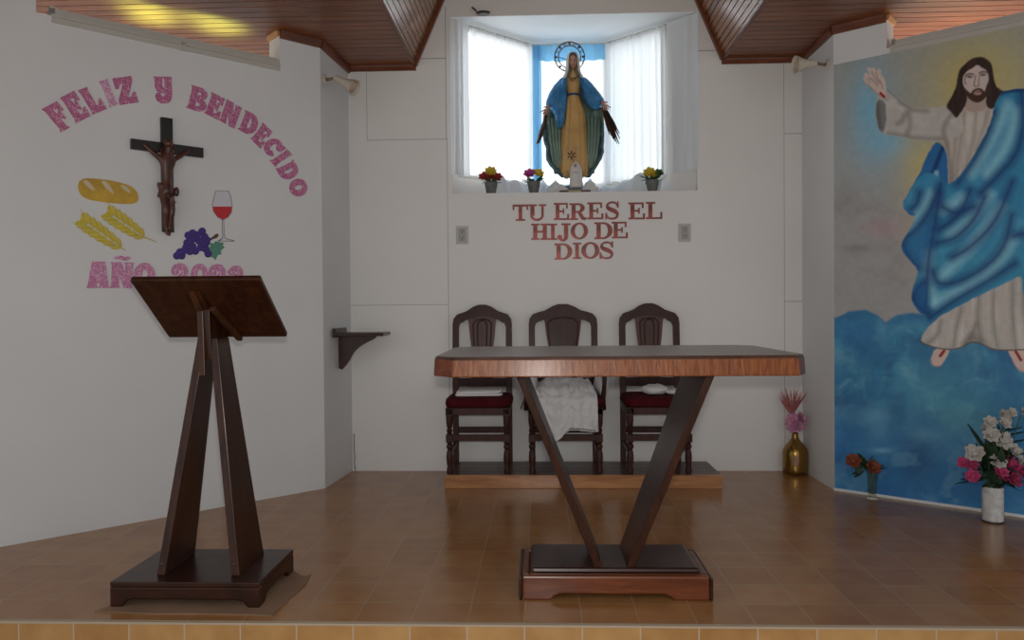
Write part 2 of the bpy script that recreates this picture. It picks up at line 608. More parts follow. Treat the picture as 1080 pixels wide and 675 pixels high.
# floor: the tiled platform
mb = MB()
pl = [(-4.6, 2.68, 0), (4.6, 2.68, 0), (4.6, 3.0, 0), (3.2, 3.62, 0), (1.80, 4.74, 0), (1.80, 5.30, 0), (-1.36, 5.30, 0), (-1.40, 4.76, 0), (-2.65, 3.56, 0), (-3.5, 2.75, 0)]
top = [mb.bm.verts.new(Vector(p)) for p in pl]
mb.mi = 0
mb._f(top)
mb.mi = 1
mb.box((-4.6, 2.683, -0.36), (4.6, 2.75, -0.004))
mb.mi = 2
mb.box((-4.6, 2.680, -0.0075), (4.6, 2.700, 0.0004))
tag(mb.build('floor', [FLOORM, RISERM, GROUT]), kind='structure')

mb = MB()
mb.box((-4.6, -3.0, -0.45), (4.6, 2.72, -0.36))
tag(mb.build('floor_hall', plain('hall_floor', (0.30, 0.19, 0.10), 0.35, var=0.1)), kind='structure')


def wall_box(mb, O, a, u0, u1, z0, z1, thick):
    M = Matrix.Translation(O) @ Matrix.Rotation(a, 4, 'Z')
    mb.box((u0, 0, z0), (u1, thick, z1), M)


# left diagonal wall with its clerestory slot
u_sl0 = LW(38, 5)[0]
u_sl1 = LW(295, 60)[0]
ZSL = 2.592
mb = MB()
wall_box(mb, LO, LA, -1.2, LLEN, -0.02, ZSL, 0.14)
wall_box(mb, LO, LA, -1.2, u_sl0, ZSL, CZ + 0.02, 0.14)
wall_box(mb, LO, LA, u_sl1, LLEN, ZSL, CZ + 0.02, 0.14)
tag(mb.build('wall_left', WALL), kind='structure')
# short left return running to the back wall
mb = MB()
p0 = wall_point(LO, LA, LLEN, 0)
mb.prism([(p0.x, p0.y, -0.02), (-1.318, BACK, -0.02), (-1.318, BACK + 0.06, -0.02), (-1.52, BACK + 0.06, -0.02), (-1.50, p0.y + 0.03, -0.02)], (0, 0, CZ + 0.04))
tag(mb.build('wall_left_return', WALL), kind='structure')

# right diagonal wall and return
u_sr0 = on_wall(935, 50, RO, RA)[0]
ZSR = 2.605
mb = MB()
wall_box(mb, RO, RA, 0, 2.4, -0.02, ZSR, 0.14)
wall_box(mb, RO, RA, 0, u_sr0, ZSR, CZ + 0.02, 0.14)
tag(mb.build('wall_right', WALL), kind='structure')
mb = MB()
mb.prism([(1.775, 4.690, -0.02), (1.775, BACK, -0.02), (1.775, BACK + 0.06, -0.02), (1.98, BACK + 0.06, -0.02), (1.93, 4.74, -0.02)], (0, 0, CZ + 0.04))
tag(mb.build('wall_right_return', WALL), kind='structure')

# back wall around the niche, with grey strips painting the shadow lines of its panel joints
mb = MB()
T = 0.05
mb.box((-1.318, BACK, -0.02), (NL, BACK + T, 4.05))
mb.box((NR, BACK, -0.02), (1.775, BACK + T, 4.05))
mb.box((NL, BACK, -0.02), (NR, BACK + T, SILL))
mb.box((NL, BACK, NTOP), (NR, BACK + T, 4.05))
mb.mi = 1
J = 0.0012


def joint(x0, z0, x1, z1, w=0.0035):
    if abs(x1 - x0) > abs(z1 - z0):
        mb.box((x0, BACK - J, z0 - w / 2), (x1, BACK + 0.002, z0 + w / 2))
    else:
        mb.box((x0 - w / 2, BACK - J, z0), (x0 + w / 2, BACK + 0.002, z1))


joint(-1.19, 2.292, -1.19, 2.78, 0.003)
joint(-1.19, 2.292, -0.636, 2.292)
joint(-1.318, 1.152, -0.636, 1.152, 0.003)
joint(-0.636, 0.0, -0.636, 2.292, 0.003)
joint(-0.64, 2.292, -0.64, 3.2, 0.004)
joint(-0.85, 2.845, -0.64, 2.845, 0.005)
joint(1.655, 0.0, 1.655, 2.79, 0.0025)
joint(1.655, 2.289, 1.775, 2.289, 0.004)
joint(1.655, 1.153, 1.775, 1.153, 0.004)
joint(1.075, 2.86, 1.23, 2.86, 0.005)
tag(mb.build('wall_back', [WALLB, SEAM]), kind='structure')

# baseboards: the pale strip of plaster where the walls meet the tiles
mb = MB()
wall_box(mb, RO, RA, 0.0, 2.2, 0.0, 0.015, -0.006)
tag(mb.build('baseboard_right', WALL), kind='structure')
mb = MB()
mb.box((-1.318, BACK - 0.005, 0), (1.775, BACK, 0.02))
tag(mb.build('baseboard_back', WALLB), kind='structure')

# the bay: shelf, lower wall, solid side ends, ceiling board
fl, fr = Vector((NL, BACK + T, 0)), Vector((NR, BACK + T, 0))
bl, br_ = Vector((BAYL, BAYY, 0)), Vector((BAYR, BAYY, 0))
sl = fl.lerp(bl, 0.05)
sr = fr.lerp(br_, 0.30)
mb = MB()
mb.prism([(NL, BACK + 0.001, SILL - 0.05), (NR, BACK + 0.001, SILL - 0.05), (NR, BACK + T, SILL - 0.05), (br_.x + 0.05, br_.y + 0.1, SILL - 0.05), (bl.x - 0.05, bl.y + 0.1, SILL - 0.05), (NL, BACK + T, SILL - 0.05)], (0, 0, 0.05))
tag(mb.build('wall_niche_shelf', WALLB), kind='structure')
mb = MB()


def slab(mb, a, b, z0, z1, t=0.06, side=1):
    d = (b - a).normalized()
    n = Vector((-d.y, d.x, 0)) * t * side
    mb.prism([(a.x, a.y, z0), (b.x, b.y, z0), (b.x + n.x, b.y + n.y, z0), (a.x + n.x, a.y + n.y, z0)], (0, 0, z1 - z0))


slab(mb, fl, bl, SILL, 2.04)
slab(mb, bl, br_, SILL, 2.04)
slab(mb, br_, fr, SILL, 2.04)
slab(mb, fl, sl, 2.04, NTOP)
slab(mb, sr, fr, 2.04, NTOP)
tag(mb.build('wall_niche', WALLB), kind='structure')
mb = MB()
mb.prism([(NL, BACK + 0.004, NTOP - 0.001), (NR, BACK + 0.004, NTOP - 0.001), (NR + .02, BACK + T, NTOP - 0.001), (br_.x + 0.06, br_.y + 0.1, NTOP - 0.001), (bl.x - 0.06, bl.y + 0.1, NTOP - 0.001), (NL - .02, BACK + T, NTOP - 0.001)], (0, 0, 0.05))
tag(mb.build('ceiling_niche', CEILW), kind='structure')


def window(name, a, b, z0, z1):
    root = empty(name, (a.x, a.y, 0))
    tag(root, kind='structure')
    mb = MB()
    e = 0.035
    d = (b - a)
    ra, rb = Vector((0, 0, 0)), d
    slab(mb, ra, rb, z0, z0 + e, 0.05)
    slab(mb, ra, rb, z1 - e, z1, 0.05)
    slab(mb, ra, ra + d.normalized() * e, z0 + e, z1 - e, 0.05)
    slab(mb, rb - d.normalized() * e, rb, z0 + e, z1 - e, 0.05)
    mb.build('window_frame', ALU, root)
    mb = MB()
    n = Vector((-d.y, d.x, 0)).normalized() * 0.02
    slab(mb, ra + n + d.normalized() * e, rb + n - d.normalized() * e, z0 + e, z1 - e, 0.005)
    mb.build('window_pane', WGLASS, root)


window('window_1', sl, bl, 2.04, NTOP)
window('window_2', bl, br_, 2.04, NTOP)
window('window_3', br_, sr, 2.04, NTOP)


# wooden ceilings: tongue-and-groove slats cut into the mesh
def slats(mb, origin, along, across, up, length, width, pitch=0.075, gap=0.008, depth=0.010, thick=0.03):
    """underside at origin plane; 'across' steps the slats, 'up' points away from the room"""
    along, across, up = Vector(along), Vector(across), Vector(up)
    o = Vector(origin)
    prof = []
    x = 0.0
    while x < width - 1e-6:
        e = min(x + pitch, width)
        prof += [(x, 0.0), (x + 0.002, 0), (e - gap, 0.0), (e - gap + 0.0015, depth), (e - 0.0015, depth)]
        x = e
    prof.append((width, 0))
    lo = [o + across * px + up * pz for px, pz in prof]
    a = [mb.bm.verts.new(p) for p in lo]
    b = [mb.bm.verts.new(p + along * length) for p in lo]
    for i in range(len(lo) - 1):
        mb._f([a[i], b[i], b[i + 1], a[i + 1]])
    q = [o + up * thick, o + across * width + up * thick]
    mb.prism([q[0], q[1], q[1] + along * length, q[0] + along * length], up * 0.02)


CY0 = 0.4
mb = MB()
slats(mb, (-5.0, BACK + 0.01 + 1.4, CZ), (1, 0, 0), (0, -1, 0), (0, 0, 1), 5.0 - 1.318, BACK + 1.41 - CY0)
slats(mb, (-1.318, BACK - 0.002, CZ), (1, 0, 0), (0, -1, 0), (0, 0, 1), 1.318 - 0.857, BACK - CY0)
tag(mb.build('ceiling_left', SLAT), kind='structure')
mb = MB()
slats(mb, (1.25, BACK - 0.002, CZ), (1, 0, 0), (0, -1, 0), (0, 0, 1), 1.775 - 1.25, BACK - CY0)
slats(mb, (1.775, BACK + 0.01 + 1.4, CZ), (1, 0, 0), (0, -1, 0), (0, 0, 1), 3.4, BACK + 1.41 - CY0)
tag(mb.build('ceiling_right', SLAT), kind='structure')
# sloping sides of the raised middle bay
vL = Vector((0.2, 0, 0.46)).normalized()
vR = Vector((-0.178, 0, 0.42)).normalized()
mb = MB()
slats(mb, (-0.857, BACK - 0.002, CZ), (0, -1, 0), vL, (-vL.z, 0, vL.x), BACK - CY0, 1.15, 0.04, 0.006, 0.008)
tag(mb.build('ceiling_slope_left', SLATY), kind='structure')
mb = MB()
slats(mb, (1.25, BACK - 0.002, CZ), (0, -1, 0), vR, (-vR.z * -1, 0, -vR.x * -1 * -1), BACK - CY0, 1.15, 0.04, 0.006, 0.008)
tag(mb.build('ceiling_slope_right', SLATY), kind='structure')
mb = MB()
mb.box((-0.5, CY0, 3.84), (0.9, BACK + 0.05, 3.9))
tag(mb.build('ceiling_top', WALL), kind='structure')


# crown mouldings
def mould(mb, a, b, h=0.045, t=0.028):
    """strip under the ceiling from a to b; room is on the right of a->b"""
    a, b = Vector(a), Vector(b)
    d = (b - a).normalized()
    n = Vector((d.y, -d.x, 0))
    pr = [(0, 0), (t, 0), (t * 0.9, -h * 0.35), (t * 0.45, -h), (0, -h)]
    r0 = [a + n * x + Vector((0, 0, CZ - 0.001 + z)) for x, z in pr]
    r1 = [b + n * x + Vector((0, 0, CZ - 0.001 + z)) for x, z in pr]
    mb.loft([r0, r1])


mb = MB()
c0 = wall_point(LO, LA, u_sl1 - 0.0, 0)
c1 = wall_point(LO, LA, LLEN, 0)
mould(mb, (c0.x, c0.y, 0), (c1.x, c1.y, 0))
mould(mb, (c1.x, c1.y, 0), (-1.318, BACK, 0))
mould(mb, (-1.318, BACK, 0), (-0.845, BACK, 0), 0.035)
mb.mi = 1
c2 = wall_point(LO, LA, u_sl1, 0, -0.14)
mould(mb, (c2.x, c2.y, 0), (c0.x, c0.y, 0), 0.03, 0.02)
tag(mb.build('trim_1', [TRIMW, PALEW]), kind='structure')
mb = MB()
d0 = wall_point(RO, RA, u_sr0, 0)
mould(mb, (1.775, BACK, 0), (1.775, 4.690, 0))
mould(mb, (1.775, 4.690, 0), (d0.x, d0.y, 0))
mould(mb, (1.238, BACK, 0), (1.775, BACK, 0), 0.035)
mb.mi = 1
d2 = wall_point(RO, RA, u_sr0, 0, -0.14)
mould(mb, (d0.x, d0.y, 0), (d2.x, d2.y, 0), 0.03, 0.02)
tag(mb.build('trim_2', [TRIMW, PALEW]), kind='structure')
# edge boards where the slopes meet the back wall
mb = MB()
for (x, v, sg) in ((-0.857, vL, 1), (1.25, vR, -1)):
    a = Vector((x, BACK - 0.002, CZ))
    n = Vector((sg * v.z, 0, -abs(v.x)))
    mb.prism([a, a + v * 1.15, a + v * 1.15 + n * 0.022, a + n * 0.022], (0, -0.035, 0))
tag(mb.build('trim_3', TRIMW), kind='structure')
# loose bright strip of wood along each lower corner
mb = MB()
mb.box((-0.862, CY0, CZ - 0.012), (-0.845, BACK - 0.003, CZ + 0.004))
mb.box((1.238, CY0, CZ - 0.012), (1.255, BACK - 0.003, CZ + 0.004))
tag(mb.build('trim_4', TRIMW), kind='structure')


# clerestory frames
def slot_frame(name, O, a, u0, u1, z, div):
    root = empty(name, wall_point(O, a, 0, 0), a)
    tag(root, kind='structure')
    mb = MB()
    mb.box((u0, -0.006, z - 0.035), (u1, 0.02, z - 0.012))
    mb.box((u0, -0.002, z - 0.012), (u1, 0.02, z - 0.006))
    mb.box((u0, -0.010, z - 0.006), (u1, 0.02, z + 0.008))
    mb.box((u0, 0.02, z - 0.0), (u1, 0.045, z + 0.045))
    mb.box((u0, 0.06, z - 0.0), (u1, 0.085, z + 0.04))
    mb.box((u0, 0.02, z), (u0 + 0.02, 0.085, z + 0.055))
    for d in div:
        mb.box((d - 0.012, -0.010, z - 0.035), (d + 0.012, 0.02, z + 0.012))
    mb.build('window_frame', ALU, root)


ul = LW(54, 12)[0]
slot_frame('window_4', LO, LA, ul, u_sl1, ZSL, [LW(193, 45)[0]])
slot_frame('window_5', RO, RA, u_sr0 + 0.02, 2.2, ZSR, [])


# ================================================================== MURAL on the right wall
def build_mural():
    u1, z0, z1 = 1.55, 0.015, ZSR - 0.032
    nu, nv = 460, 760
    U, Z = np.meshgrid(np.linspace(0.002, u1, nu + 1), np.linspace(z0, z1, nv + 1))
    X3 = RO.x + U * math.cos(RA); Y3 = RO.y + U * math.sin(RA); Z3 = Z
    dx, dy, dz = X3, Y3, Z3 - EYE
    dep = dx * CF[0] + dy * CF[1] + dz * CF[2]
    # design coordinates of the painting: those of a front view drawn on a 1080 x 675 sheet
    x = 540 + FPX * (dx * CR[0] + dy * CR[1] + dz * CR[2]) / dep
    y = 337.5 - FPX * (dx * CU[0] + dy * CU[1] + dz * CU[2]) / dep
    K = 0.62

    rng = np.random.RandomState(3)

    def vnoise(sx, sy, seed, oct=4):
        out = np.zeros_like(x); amp = 1.0; tot = 0
        for o in range(oct):
            r = np.random.RandomState(seed + o)
            g = r.rand(64, 64)
            xs = x / sx * 2 ** o; ys = y / sy * 2 ** o
            xi = np.floor(xs).astype(int); yi = np.floor(ys).astype(int)
            fx = xs - xi; fy = ys - yi
            fx = fx * fx * (3 - 2 * fx); fy = fy * fy * (3 - 2 * fy)
            a = g[yi % 64, xi % 64]; b = g[yi % 64, (xi + 1) % 64]
            c = g[(yi + 1) % 64, xi % 64]; d = g[(yi + 1) % 64, (xi + 1) % 64]
            out += amp * ((a * (1 - fx) + b * fx) * (1 - fy) + (c * (1 - fx) + d * fx) * fy)
            tot += amp; amp *= 0.5
        return out / tot

    def col(c):
        return np.array(S(*c, k=K))

    img = np.zeros(x.shape + (3,))
    img[:] = col((134, 139, 138))

    def blend(mask, c):
        nonlocal img
        mask = np.clip(mask, 0, 1)[..., None]
        img = img * (1 - mask) + (c if isinstance(c, np.ndarray) and c.ndim == 3 else col(c)) * mask

    def blob(cx, cy, rx, ry):
        return np.exp(-(((x - cx) / rx) ** 2 + ((y - cy) / ry) ** 2))

    wx = (vnoise(9, 9, 90, 2) - 0.5) * 2.0
    wy = (vnoise(9, 9, 95, 2) - 0.5) * 2.0

    def sdf(pts):
        px, py = x + wx, y + wy
        d = np.full(x.shape, 1e9)
        ins = np.zeros(x.shape, bool)
        n = len(pts)
        for i in range(n):
            ax, ay = pts[i]; bx, by = pts[(i + 1) % n]
            ex, ey = bx - ax, by - ay
            L2 = ex * ex + ey * ey + 1e-9
            t = np.clip(((px - ax) * ex + (py - ay) * ey) / L2, 0, 1)
            d = np.minimum(d, np.hypot(px - ax - t * ex, py - ay - t * ey))
            if ay != by:
                c = ((ay > py) != (by > py)) & (px < ex * (py - ay) / (by - ay) + ax)
                ins ^= c
        return np.where(ins, -d, d)

    def smooth(pts, it=2, closed=True):
        for _ in range(it):
            q = []
            n = len(pts)
            for i in range(n if closed else n - 1):
                a, b = pts[i], pts[(i + 1) % n]
                q += [(a[0] * .75 + b[0] * .25, a[1] * .75 + b[1] * .25), (a[0] * .25 + b[0] * .75, a[1] * .25 + b[1] * .75)]
            pts = q if closed else [pts[0]] + q + [pts[-1]]
        return pts

    def poly(pts, soft=0.8, sm=1):
        if sm: pts = smooth(pts, sm)
        return np.clip(0.5 - sdf(pts) / soft / 2, 0, 1)

    def line(pts, wd, soft=1.0, sm=2):
        if sm: pts = smooth(pts, sm, False)
        d = np.full(x.shape, 1e9)
        for (ax, ay), (bx, by) in zip(pts[:-1], pts[1:]):
            ex, ey = bx - ax, by - ay
            t = np.clip(((x - ax) * ex + (y - ay) * ey) / (ex * ex + ey * ey + 1e-9), 0, 1)
            d = np.minimum(d, np.hypot(x - ax - t * ex, y - ay - t * ey))
        return np.clip(1 - (d - wd / 2) / soft, 0, 1) if soft > 0 else (d < wd / 2)

    A = lambda pts: [(890 + p[0] / 4.22, 40 + p[1] / 4.22) for p in pts]
    B = lambda pts: [(890 + p[0] / 3.375, 200 + p[1] / 3.375) for p in pts]
    C = lambda pts: [(970 + p[0] / 6.745, 40 + p[1] / 6.745) for p in pts]

    # sky
    n1 = vnoise(60, 50, 11); n2 = vnoise(28, 22, 21); n3 = vnoise(16, 40, 31)
    blend((n1 - 0.45) * 1.6, (122, 130, 131))
    blend(np.clip((y - 175) / 60, 0, 1) * 0.85, (134, 134, 134))
    blend(np.clip((n2 - 0.5) * 1.6, 0, 0.5) * np.clip((y - 160) / 60, 0, 1), (118, 110, 114))
    blend(blob(933, 240, 22, 12) * 0.35, (150, 100, 108))
    blend(blob(905, 262, 18, 5) * 0.4, (92, 90, 94))
    blend(blob(935, 165, 34, 20) * 0.5, (120, 148, 166))
    blend(blob(918, 115, 20, 42) * 0.85, (100, 156, 182))
    blend(blob(940, 150, 26, 14) * 0.55, (92, 160, 190))
    # glow round the head and under the arm
    blend(blob(1028, 92, 52, 56) * 0.95, (164, 150, 88))
    blend(blob(1080, 80, 50, 60) * 0.35, (160, 152, 100))
    blend(blob(975, 175, 26, 36) * 0.85, (166, 154, 100))
    blend(blob(960, 240, 14, 50) * 0.4, (150, 138, 118))
    # clouds below
    edge = np.interp(x, [860, 882, 895, 912, 926, 934, 946, 962, 985, 1300], [334, 333, 326, 325, 331, 338, 330, 327, 330, 326])
    sea = np.clip((y + (n2 - 0.5) * 5 - edge) / 2.5, 0, 1)
    base = np.zeros(img.shape); base[:] = col((36, 100, 138))

    def mixc(b, mk, c):
        mk = np.clip(mk, 0, 1)[..., None]
        return b * (1 - mk) + col(c) * mk
    base = mixc(base, (n1 - 0.45) * 2.6, (52, 122, 150))
    xo, yo = x, y
    x = xo + (n1 - .5) * 60; y = yo + (n2 - .5) * 50
    cl = vnoise(44, 34, 131, 5)
    cl2 = vnoise(24, 20, 151, 4)
    x, y = xo, yo
    base = mixc(base, (cl - 0.5) * 3.5, (80, 132, 156))
    base = mixc(base, (0.5 - cl) * 4.0, (16, 66, 114))
    base = mixc(base, np.clip((cl2 - 0.52) * 3, 0, .5) * np.clip((cl - .42) * 6, 0, 1), (108, 152, 174))
    base = mixc(base, (n3 - 0.55) * 2.2, (72, 124, 146))
    base = mixc(base, (0.48 - n2) * 3.0, (26, 82, 128))
    base = mixc(base, np.clip((y - 430) / 60, 0, 0.6), (26, 86, 142))
    base = mixc(base, blob(905, 350, 24, 12) * 0.6, (28, 92, 145))
    base = mixc(base, blob(990, 405, 40, 30) * 0.6, (62, 122, 142))
    base = mixc(base, blob(1020, 440, 40, 24) * 0.6, (66, 118, 130))
    base = mixc(base, blob(922, 438, 22, 12) * 0.7 * (n2 + 0.4), (82, 132, 160))
    base = mixc(base, blob(928, 455, 18, 16) * 0.6 * (n3 + 0.4), (80, 136, 166))
    base = mixc(base, blob(975, 458, 16, 8) * 0.8, (84, 132, 158))
    base = mixc(base, blob(968, 485, 20, 22) * 0.85, (22, 58, 102))
    base = mixc(base, blob(945, 430, 10, 20) * 0.5, (24, 66, 108))
    base = mixc(base, blob(890, 425, 8, 8) * 0.6, (26, 62, 108))
    base = mixc(base, blob(890, 470, 14, 30) * 0.5, (24, 80, 140))
    base = mixc(base, blob(930, 475, 10, 3) * 0.7, (110, 155, 180))
    base = mixc(base, np.clip((n2 - 0.6) * 5, 0, 0.5) * np.clip((y - 440) / 30, 0, 1), (82, 128, 158))
    base = base * 0.86 + col((88, 138, 162)) * 0.14
    blend(sea, base)

    # ---- the floating robed figure
    WH, WHD, WHL = (156, 151, 146), (92, 89, 87), (182, 178, 173)
    BLU, BLD, BLL = (42, 114, 152), (8, 46, 98), (122, 174, 190)
    SK, SKD = (166, 146, 140), (112, 90, 86)
    fold = vnoise(7, 60, 51, 3)

    # hidden-side cloak beyond the body
    blend(poly([(1076, 150), (1120, 140), (1140, 230), (1120, 330), (1085, 345), (1070, 280)], 2), (58, 128, 155))
    # left hanging end of the cloak
    m_ = poly(A([(402, 460), (440, 468), (462, 540), (478, 660), (470, 800), (300, 800), (255, 745), (300, 670), (365, 540)]), 0.8)
    blend(m_, (28, 88, 138))
    blend(m_ * line(A([(440, 490), (390, 620), (340, 760)]), 1.5, 3), BLD)
    blend(m_ * line(A([(412, 600), (400, 680), (380, 760)]), 2, 3) * 0.7, BLL)
    # feet
    for pts in (B([(325, 562), (378, 560), (366, 600), (345, 630), (318, 630), (306, 608)]), B([(580, 560), (640, 560), (665, 600), (655, 650), (622, 645), (600, 612)])):
        m_ = poly(pts, 0.7)
        blend(m_, (176, 156, 148))
    for s_ in (B([(343, 592), (357, 574)]), B([(612, 576), (630, 606)])):
        blend(line(s_, 2.2, 0.9, 0), (128, 26, 28))
    for s_ in (B([(310, 608), (318, 630), (345, 630)]), B([(600, 612), (622, 645), (655, 650)])):
        blend(line(s_, 0.5, 0.9) * 0.6, SKD)
    # skirt
    sk = B([(640, 270), (560, 325), (490, 365), (405, 410), (310, 475), (268, 537), (290, 552), (350, 569), (412, 567), (450, 542), (482, 545), (530, 570), (590, 572), (660, 568), (740, 540), (760, 420), (700, 300)])
    m_ = poly(sk, 0.8)
    blend(m_, WH)
    blend(m_ * np.clip((fold - 0.5) * 1.5, 0, 0.5), WHL)
    for s_ in ([(345, 470), (335, 520), (300, 545)], [(420, 420), (400, 490), (390, 560)], [(470, 480), (455, 520), (430, 550)], [(480, 380), (475, 460), (490, 540)], [(535, 350), (530, 450), (545, 560)], [(600, 320), (600, 440), (612, 570)], [(640, 300), (640, 420), (660, 560)]):
        blend(m_ * line(B(s_), 0.8, 5.0) * 0.42, WHD)
        blend(m_ * line(B(s_), 0.4, 1.2) * 0.25, WHD)
    blend(m_ * poly(B([(455, 500), (480, 520), (530, 568), (410, 566)]), 4) * 0.6, (92, 88, 84))
    blend(line(B([(268, 537), (290, 552), (350, 569), (412, 567), (450, 542), (482, 545), (530, 570), (590, 572), (660, 568)]), 0.8, 1.0) * 0.8, (70, 66, 64))
    # torso
    to = A([(440, 305), (500, 318), (545, 285), (640, 270), (690, 300), (690, 400), (640, 480), (560, 600), (500, 690), (470, 690), (462, 560), (452, 470), (420, 440)])
    m_ = poly(to, 0.8)
    blend(m_, (158, 151, 144))
    blend(m_ * np.clip((fold - 0.5) * 2, 0, 0.5), WHL)
    for s_ in ([(540, 330), (520, 450), (500, 620)], [(590, 330), (575, 460), (540, 590)], [(640, 330), (615, 430), (590, 500)], [(500, 400), (490, 520), (485, 640)]):
        blend(m_ * line(A(s_), 1.0, 3.0) * 0.4, (112, 104, 98))
    blend(m_ * line(A([(455, 450), (470, 560), (478, 680)]), 2, 4) * 0.6, (96, 90, 84))
    # sleeve
    sl_ = A([(190, 232), (215, 250), (250, 285), (300, 315), (380, 312), (455, 303), (520, 330), (540, 420), (480, 452), (440, 455), (380, 460), (300, 450), (240, 435), (180, 427), (152, 400), (140, 335), (145, 280), (152, 260)])
    m_ = poly(sl_, 0.8)
    blend(m_, (156, 153, 149))
    blend(m_ * np.clip((vnoise(22, 10, 71, 3) - 0.5) * 2, 0, 0.6), WHL)
    for s_ in ([(250, 285), (300, 322), (370, 325)], [(285, 330), (300, 380), (280, 430)], [(270, 345), (262, 370), (240, 380)], [(480, 340), (440, 400), (450, 450)], [(200, 425), (300, 445), (440, 450)]):
        blend(m_ * line(A(s_), 1.5, 4.0) * 0.6, (108, 103, 99))
    m_ = poly(A([(148, 268), (186, 285), (190, 330), (186, 395), (178, 427), (154, 402), (142, 340)]), 0.8)
    blend(m_, (104, 103, 102))
    blend(m_ * line(A([(150, 300), (152, 350), (162, 400)]), 2, 3) * 0.7, (74, 74, 75))
    blend(line(A([(190, 232), (215, 250), (250, 285), (300, 315)]), 0.6, 1) * 0.5, (92, 88, 84))
    # raised hand
    hand = np.zeros_like(x)
    for s_, wd in (([(150, 225), (118, 175), (100, 165)], 3.6), ([(155, 215), (122, 150), (112, 140)], 3.8), ([(160, 210), (135, 155), (130, 142)], 4.0), ([(165, 205), (155, 160), (158, 148)], 3.8), ([(180, 240), (178, 200), (170, 182)], 4.0)):
        hand = np.maximum(hand, line(A(s_), wd, 0.9))
    for s_, wd in (([(150, 225), (108, 205), (96, 180)], 3.6),):
        hand = np.maximum(hand, line(A(s_), wd, 0.9))
    hand = np.maximum(hand, poly(A([(110, 195), (150, 170), (178, 195), (190, 235), (190, 280), (160, 262), (130, 240)]), 0.8))
    out = np.clip(hand * 1.0, 0, 1)
    blend(out, (176, 160, 152))
    for s_ in ([(150, 215), (128, 185), (112, 178)], [(155, 205), (135, 172), (125, 152)], [(162, 200), (148, 175), (143, 155)], [(172, 225), (168, 205), (160, 190)], [(190, 275), (160, 258), (125, 228), (105, 205)]):
        blend(line(A(s_), 0.4, 0.9) * 0.6, SKD)
    blend(line(A([(163, 246), (180, 262)]), 2.0, 0.8, 0), (134, 24, 26))
    # neck, hair, face
    hair = C([(430, 132), (385, 140), (330, 172), (285, 225), (262, 280), (258, 340), (230, 420), (186, 490), (225, 530), (262, 574), (300, 522), (332, 470), (340, 400), (470, 400), (472, 480), (505, 517), (560, 480), (605, 432), (612, 382), (560, 366), (532, 310), (520, 250), (510, 185), (478, 145)])
    nk = poly(C([(325, 410), (470, 410), (480, 500), (440, 530), (350, 530), (315, 500)]), 1.2)
    blend(nk, (150, 132, 126))
    hm = poly(hair, 0.8)
    # hair leaves the neck free
    nkc = poly(C([(334, 430), (468, 430), (474, 500), (420, 540), (330, 505)]), 0.8)
    hm = hm * (1 - nkc)
    blend(hm, (40, 26, 23))
    blend(hm * np.clip((vnoise(3, 30, 81, 2) - 0.5) * 2, 0, 0.5), (62, 42, 36))
    fc = poly(C([(410, 188), (442, 205), (480, 240), (490, 300), (476, 350), (445, 405), (405, 425), (360, 405), (325, 350), (308, 300), (322, 255), (370, 215)]), 0.7)
    blend(fc, (172, 158, 155))
    blend(fc * blob(1017, 86, 5, 8) * 0.5, (176, 158, 152))
    bd = poly(C([(310, 340), (340, 378), (362, 392), (368, 372), (398, 355), (432, 356), (455, 372), (460, 388), (482, 345), (488, 330), (480, 400), (450, 442), (402, 462), (355, 442), (322, 395)]), 0.7)
    blend(bd, (58, 36, 28))
    blend(poly(C([(378, 392), (384, 376), (402, 369), (425, 371), (438, 384), (434, 398), (406, 404)]), 0.6), (148, 116, 110))
    blend(line(C([(386, 385), (408, 381), (430, 385)]), 0.5, 0.5), (96, 58, 54))
    for s_, wd, c_ in (([(328, 268), (352, 252), (384, 260)], 1.0, (74, 58, 56)), ([(424, 252), (446, 238), (476, 245)], 1.0, (74, 58, 56)), ([(338, 276), (358, 284), (376, 276)], 0.8, (96, 78, 76)), ([(432, 264), (450, 270), (468, 260)], 0.8, (96, 78, 76)), ([(398, 268), (390, 310), (386, 340), (402, 348), (420, 338)], 0.6, (108, 88, 86)), ([(424, 270), (420, 310), (422, 338)], 0.6, (118, 98, 96)), ([(330, 330), (318, 300), (330, 268)], 0.8, (112, 94, 92))):
        blend(line(C(s_), wd, 0.8) * 0.85, c_)
    for cx, cy in C([(356, 272), (450, 258)]):
        blend(np.clip(1.6 - np.hypot((x - cx) / 1.5, (y - cy) / 1.0), 0, 1) * 0.9, (66, 52, 52))
    # the blue cloak over shoulder and lap
    bl_ = [(1055, 98), (1062, 95), (1090, 93), (1106, 120), (1112, 170), (1108, 230), (1100, 285), (1090, 298), (1078, 290), (1060, 298), (1035, 311), (1010, 324), (992, 333), (979, 344), (977, 333), (969, 329), (962, 319), (962, 308), (965, 296), (969, 284), (957, 272), (950, 262), (953, 252), (960, 242), (966, 228), (961, 222), (953, 220), (954, 212), (961, 200), (970, 184), (984, 182), (1000, 195), (1008, 190), (1022, 173), (1037, 147), (1047, 125), (1048, 114)]
    m_ = poly(bl_, 0.8)
    blend(m_, BLU)
    blend(m_ * np.clip((vnoise(26, 26, 61, 3) - 0.42) * 2.2, 0, 0.8), (62, 134, 164))
    blend(m_ * np.clip((y - 240) / 60, 0, 0.5), (48, 122, 150))
    L_ = [B([(560, 60), (460, 200), (350, 310)]), B([(600, 180), (540, 280), (430, 350), (330, 400)]), B([(238, 130), (270, 80), (310, 20)]), A([(730, 300), (672, 440), (570, 600)]), A([(770, 330), (730, 480), (640, 600)]), B([(300, 230), (300, 330), (320, 400)]), B([(520, 20), (450, 110), (380, 160)]), B([(420, 30), (380, 60), (350, 70)])]
    for s_ in L_:
        blend(m_ * line(s_, 2.0, 9.0) * 0.7, BLL)
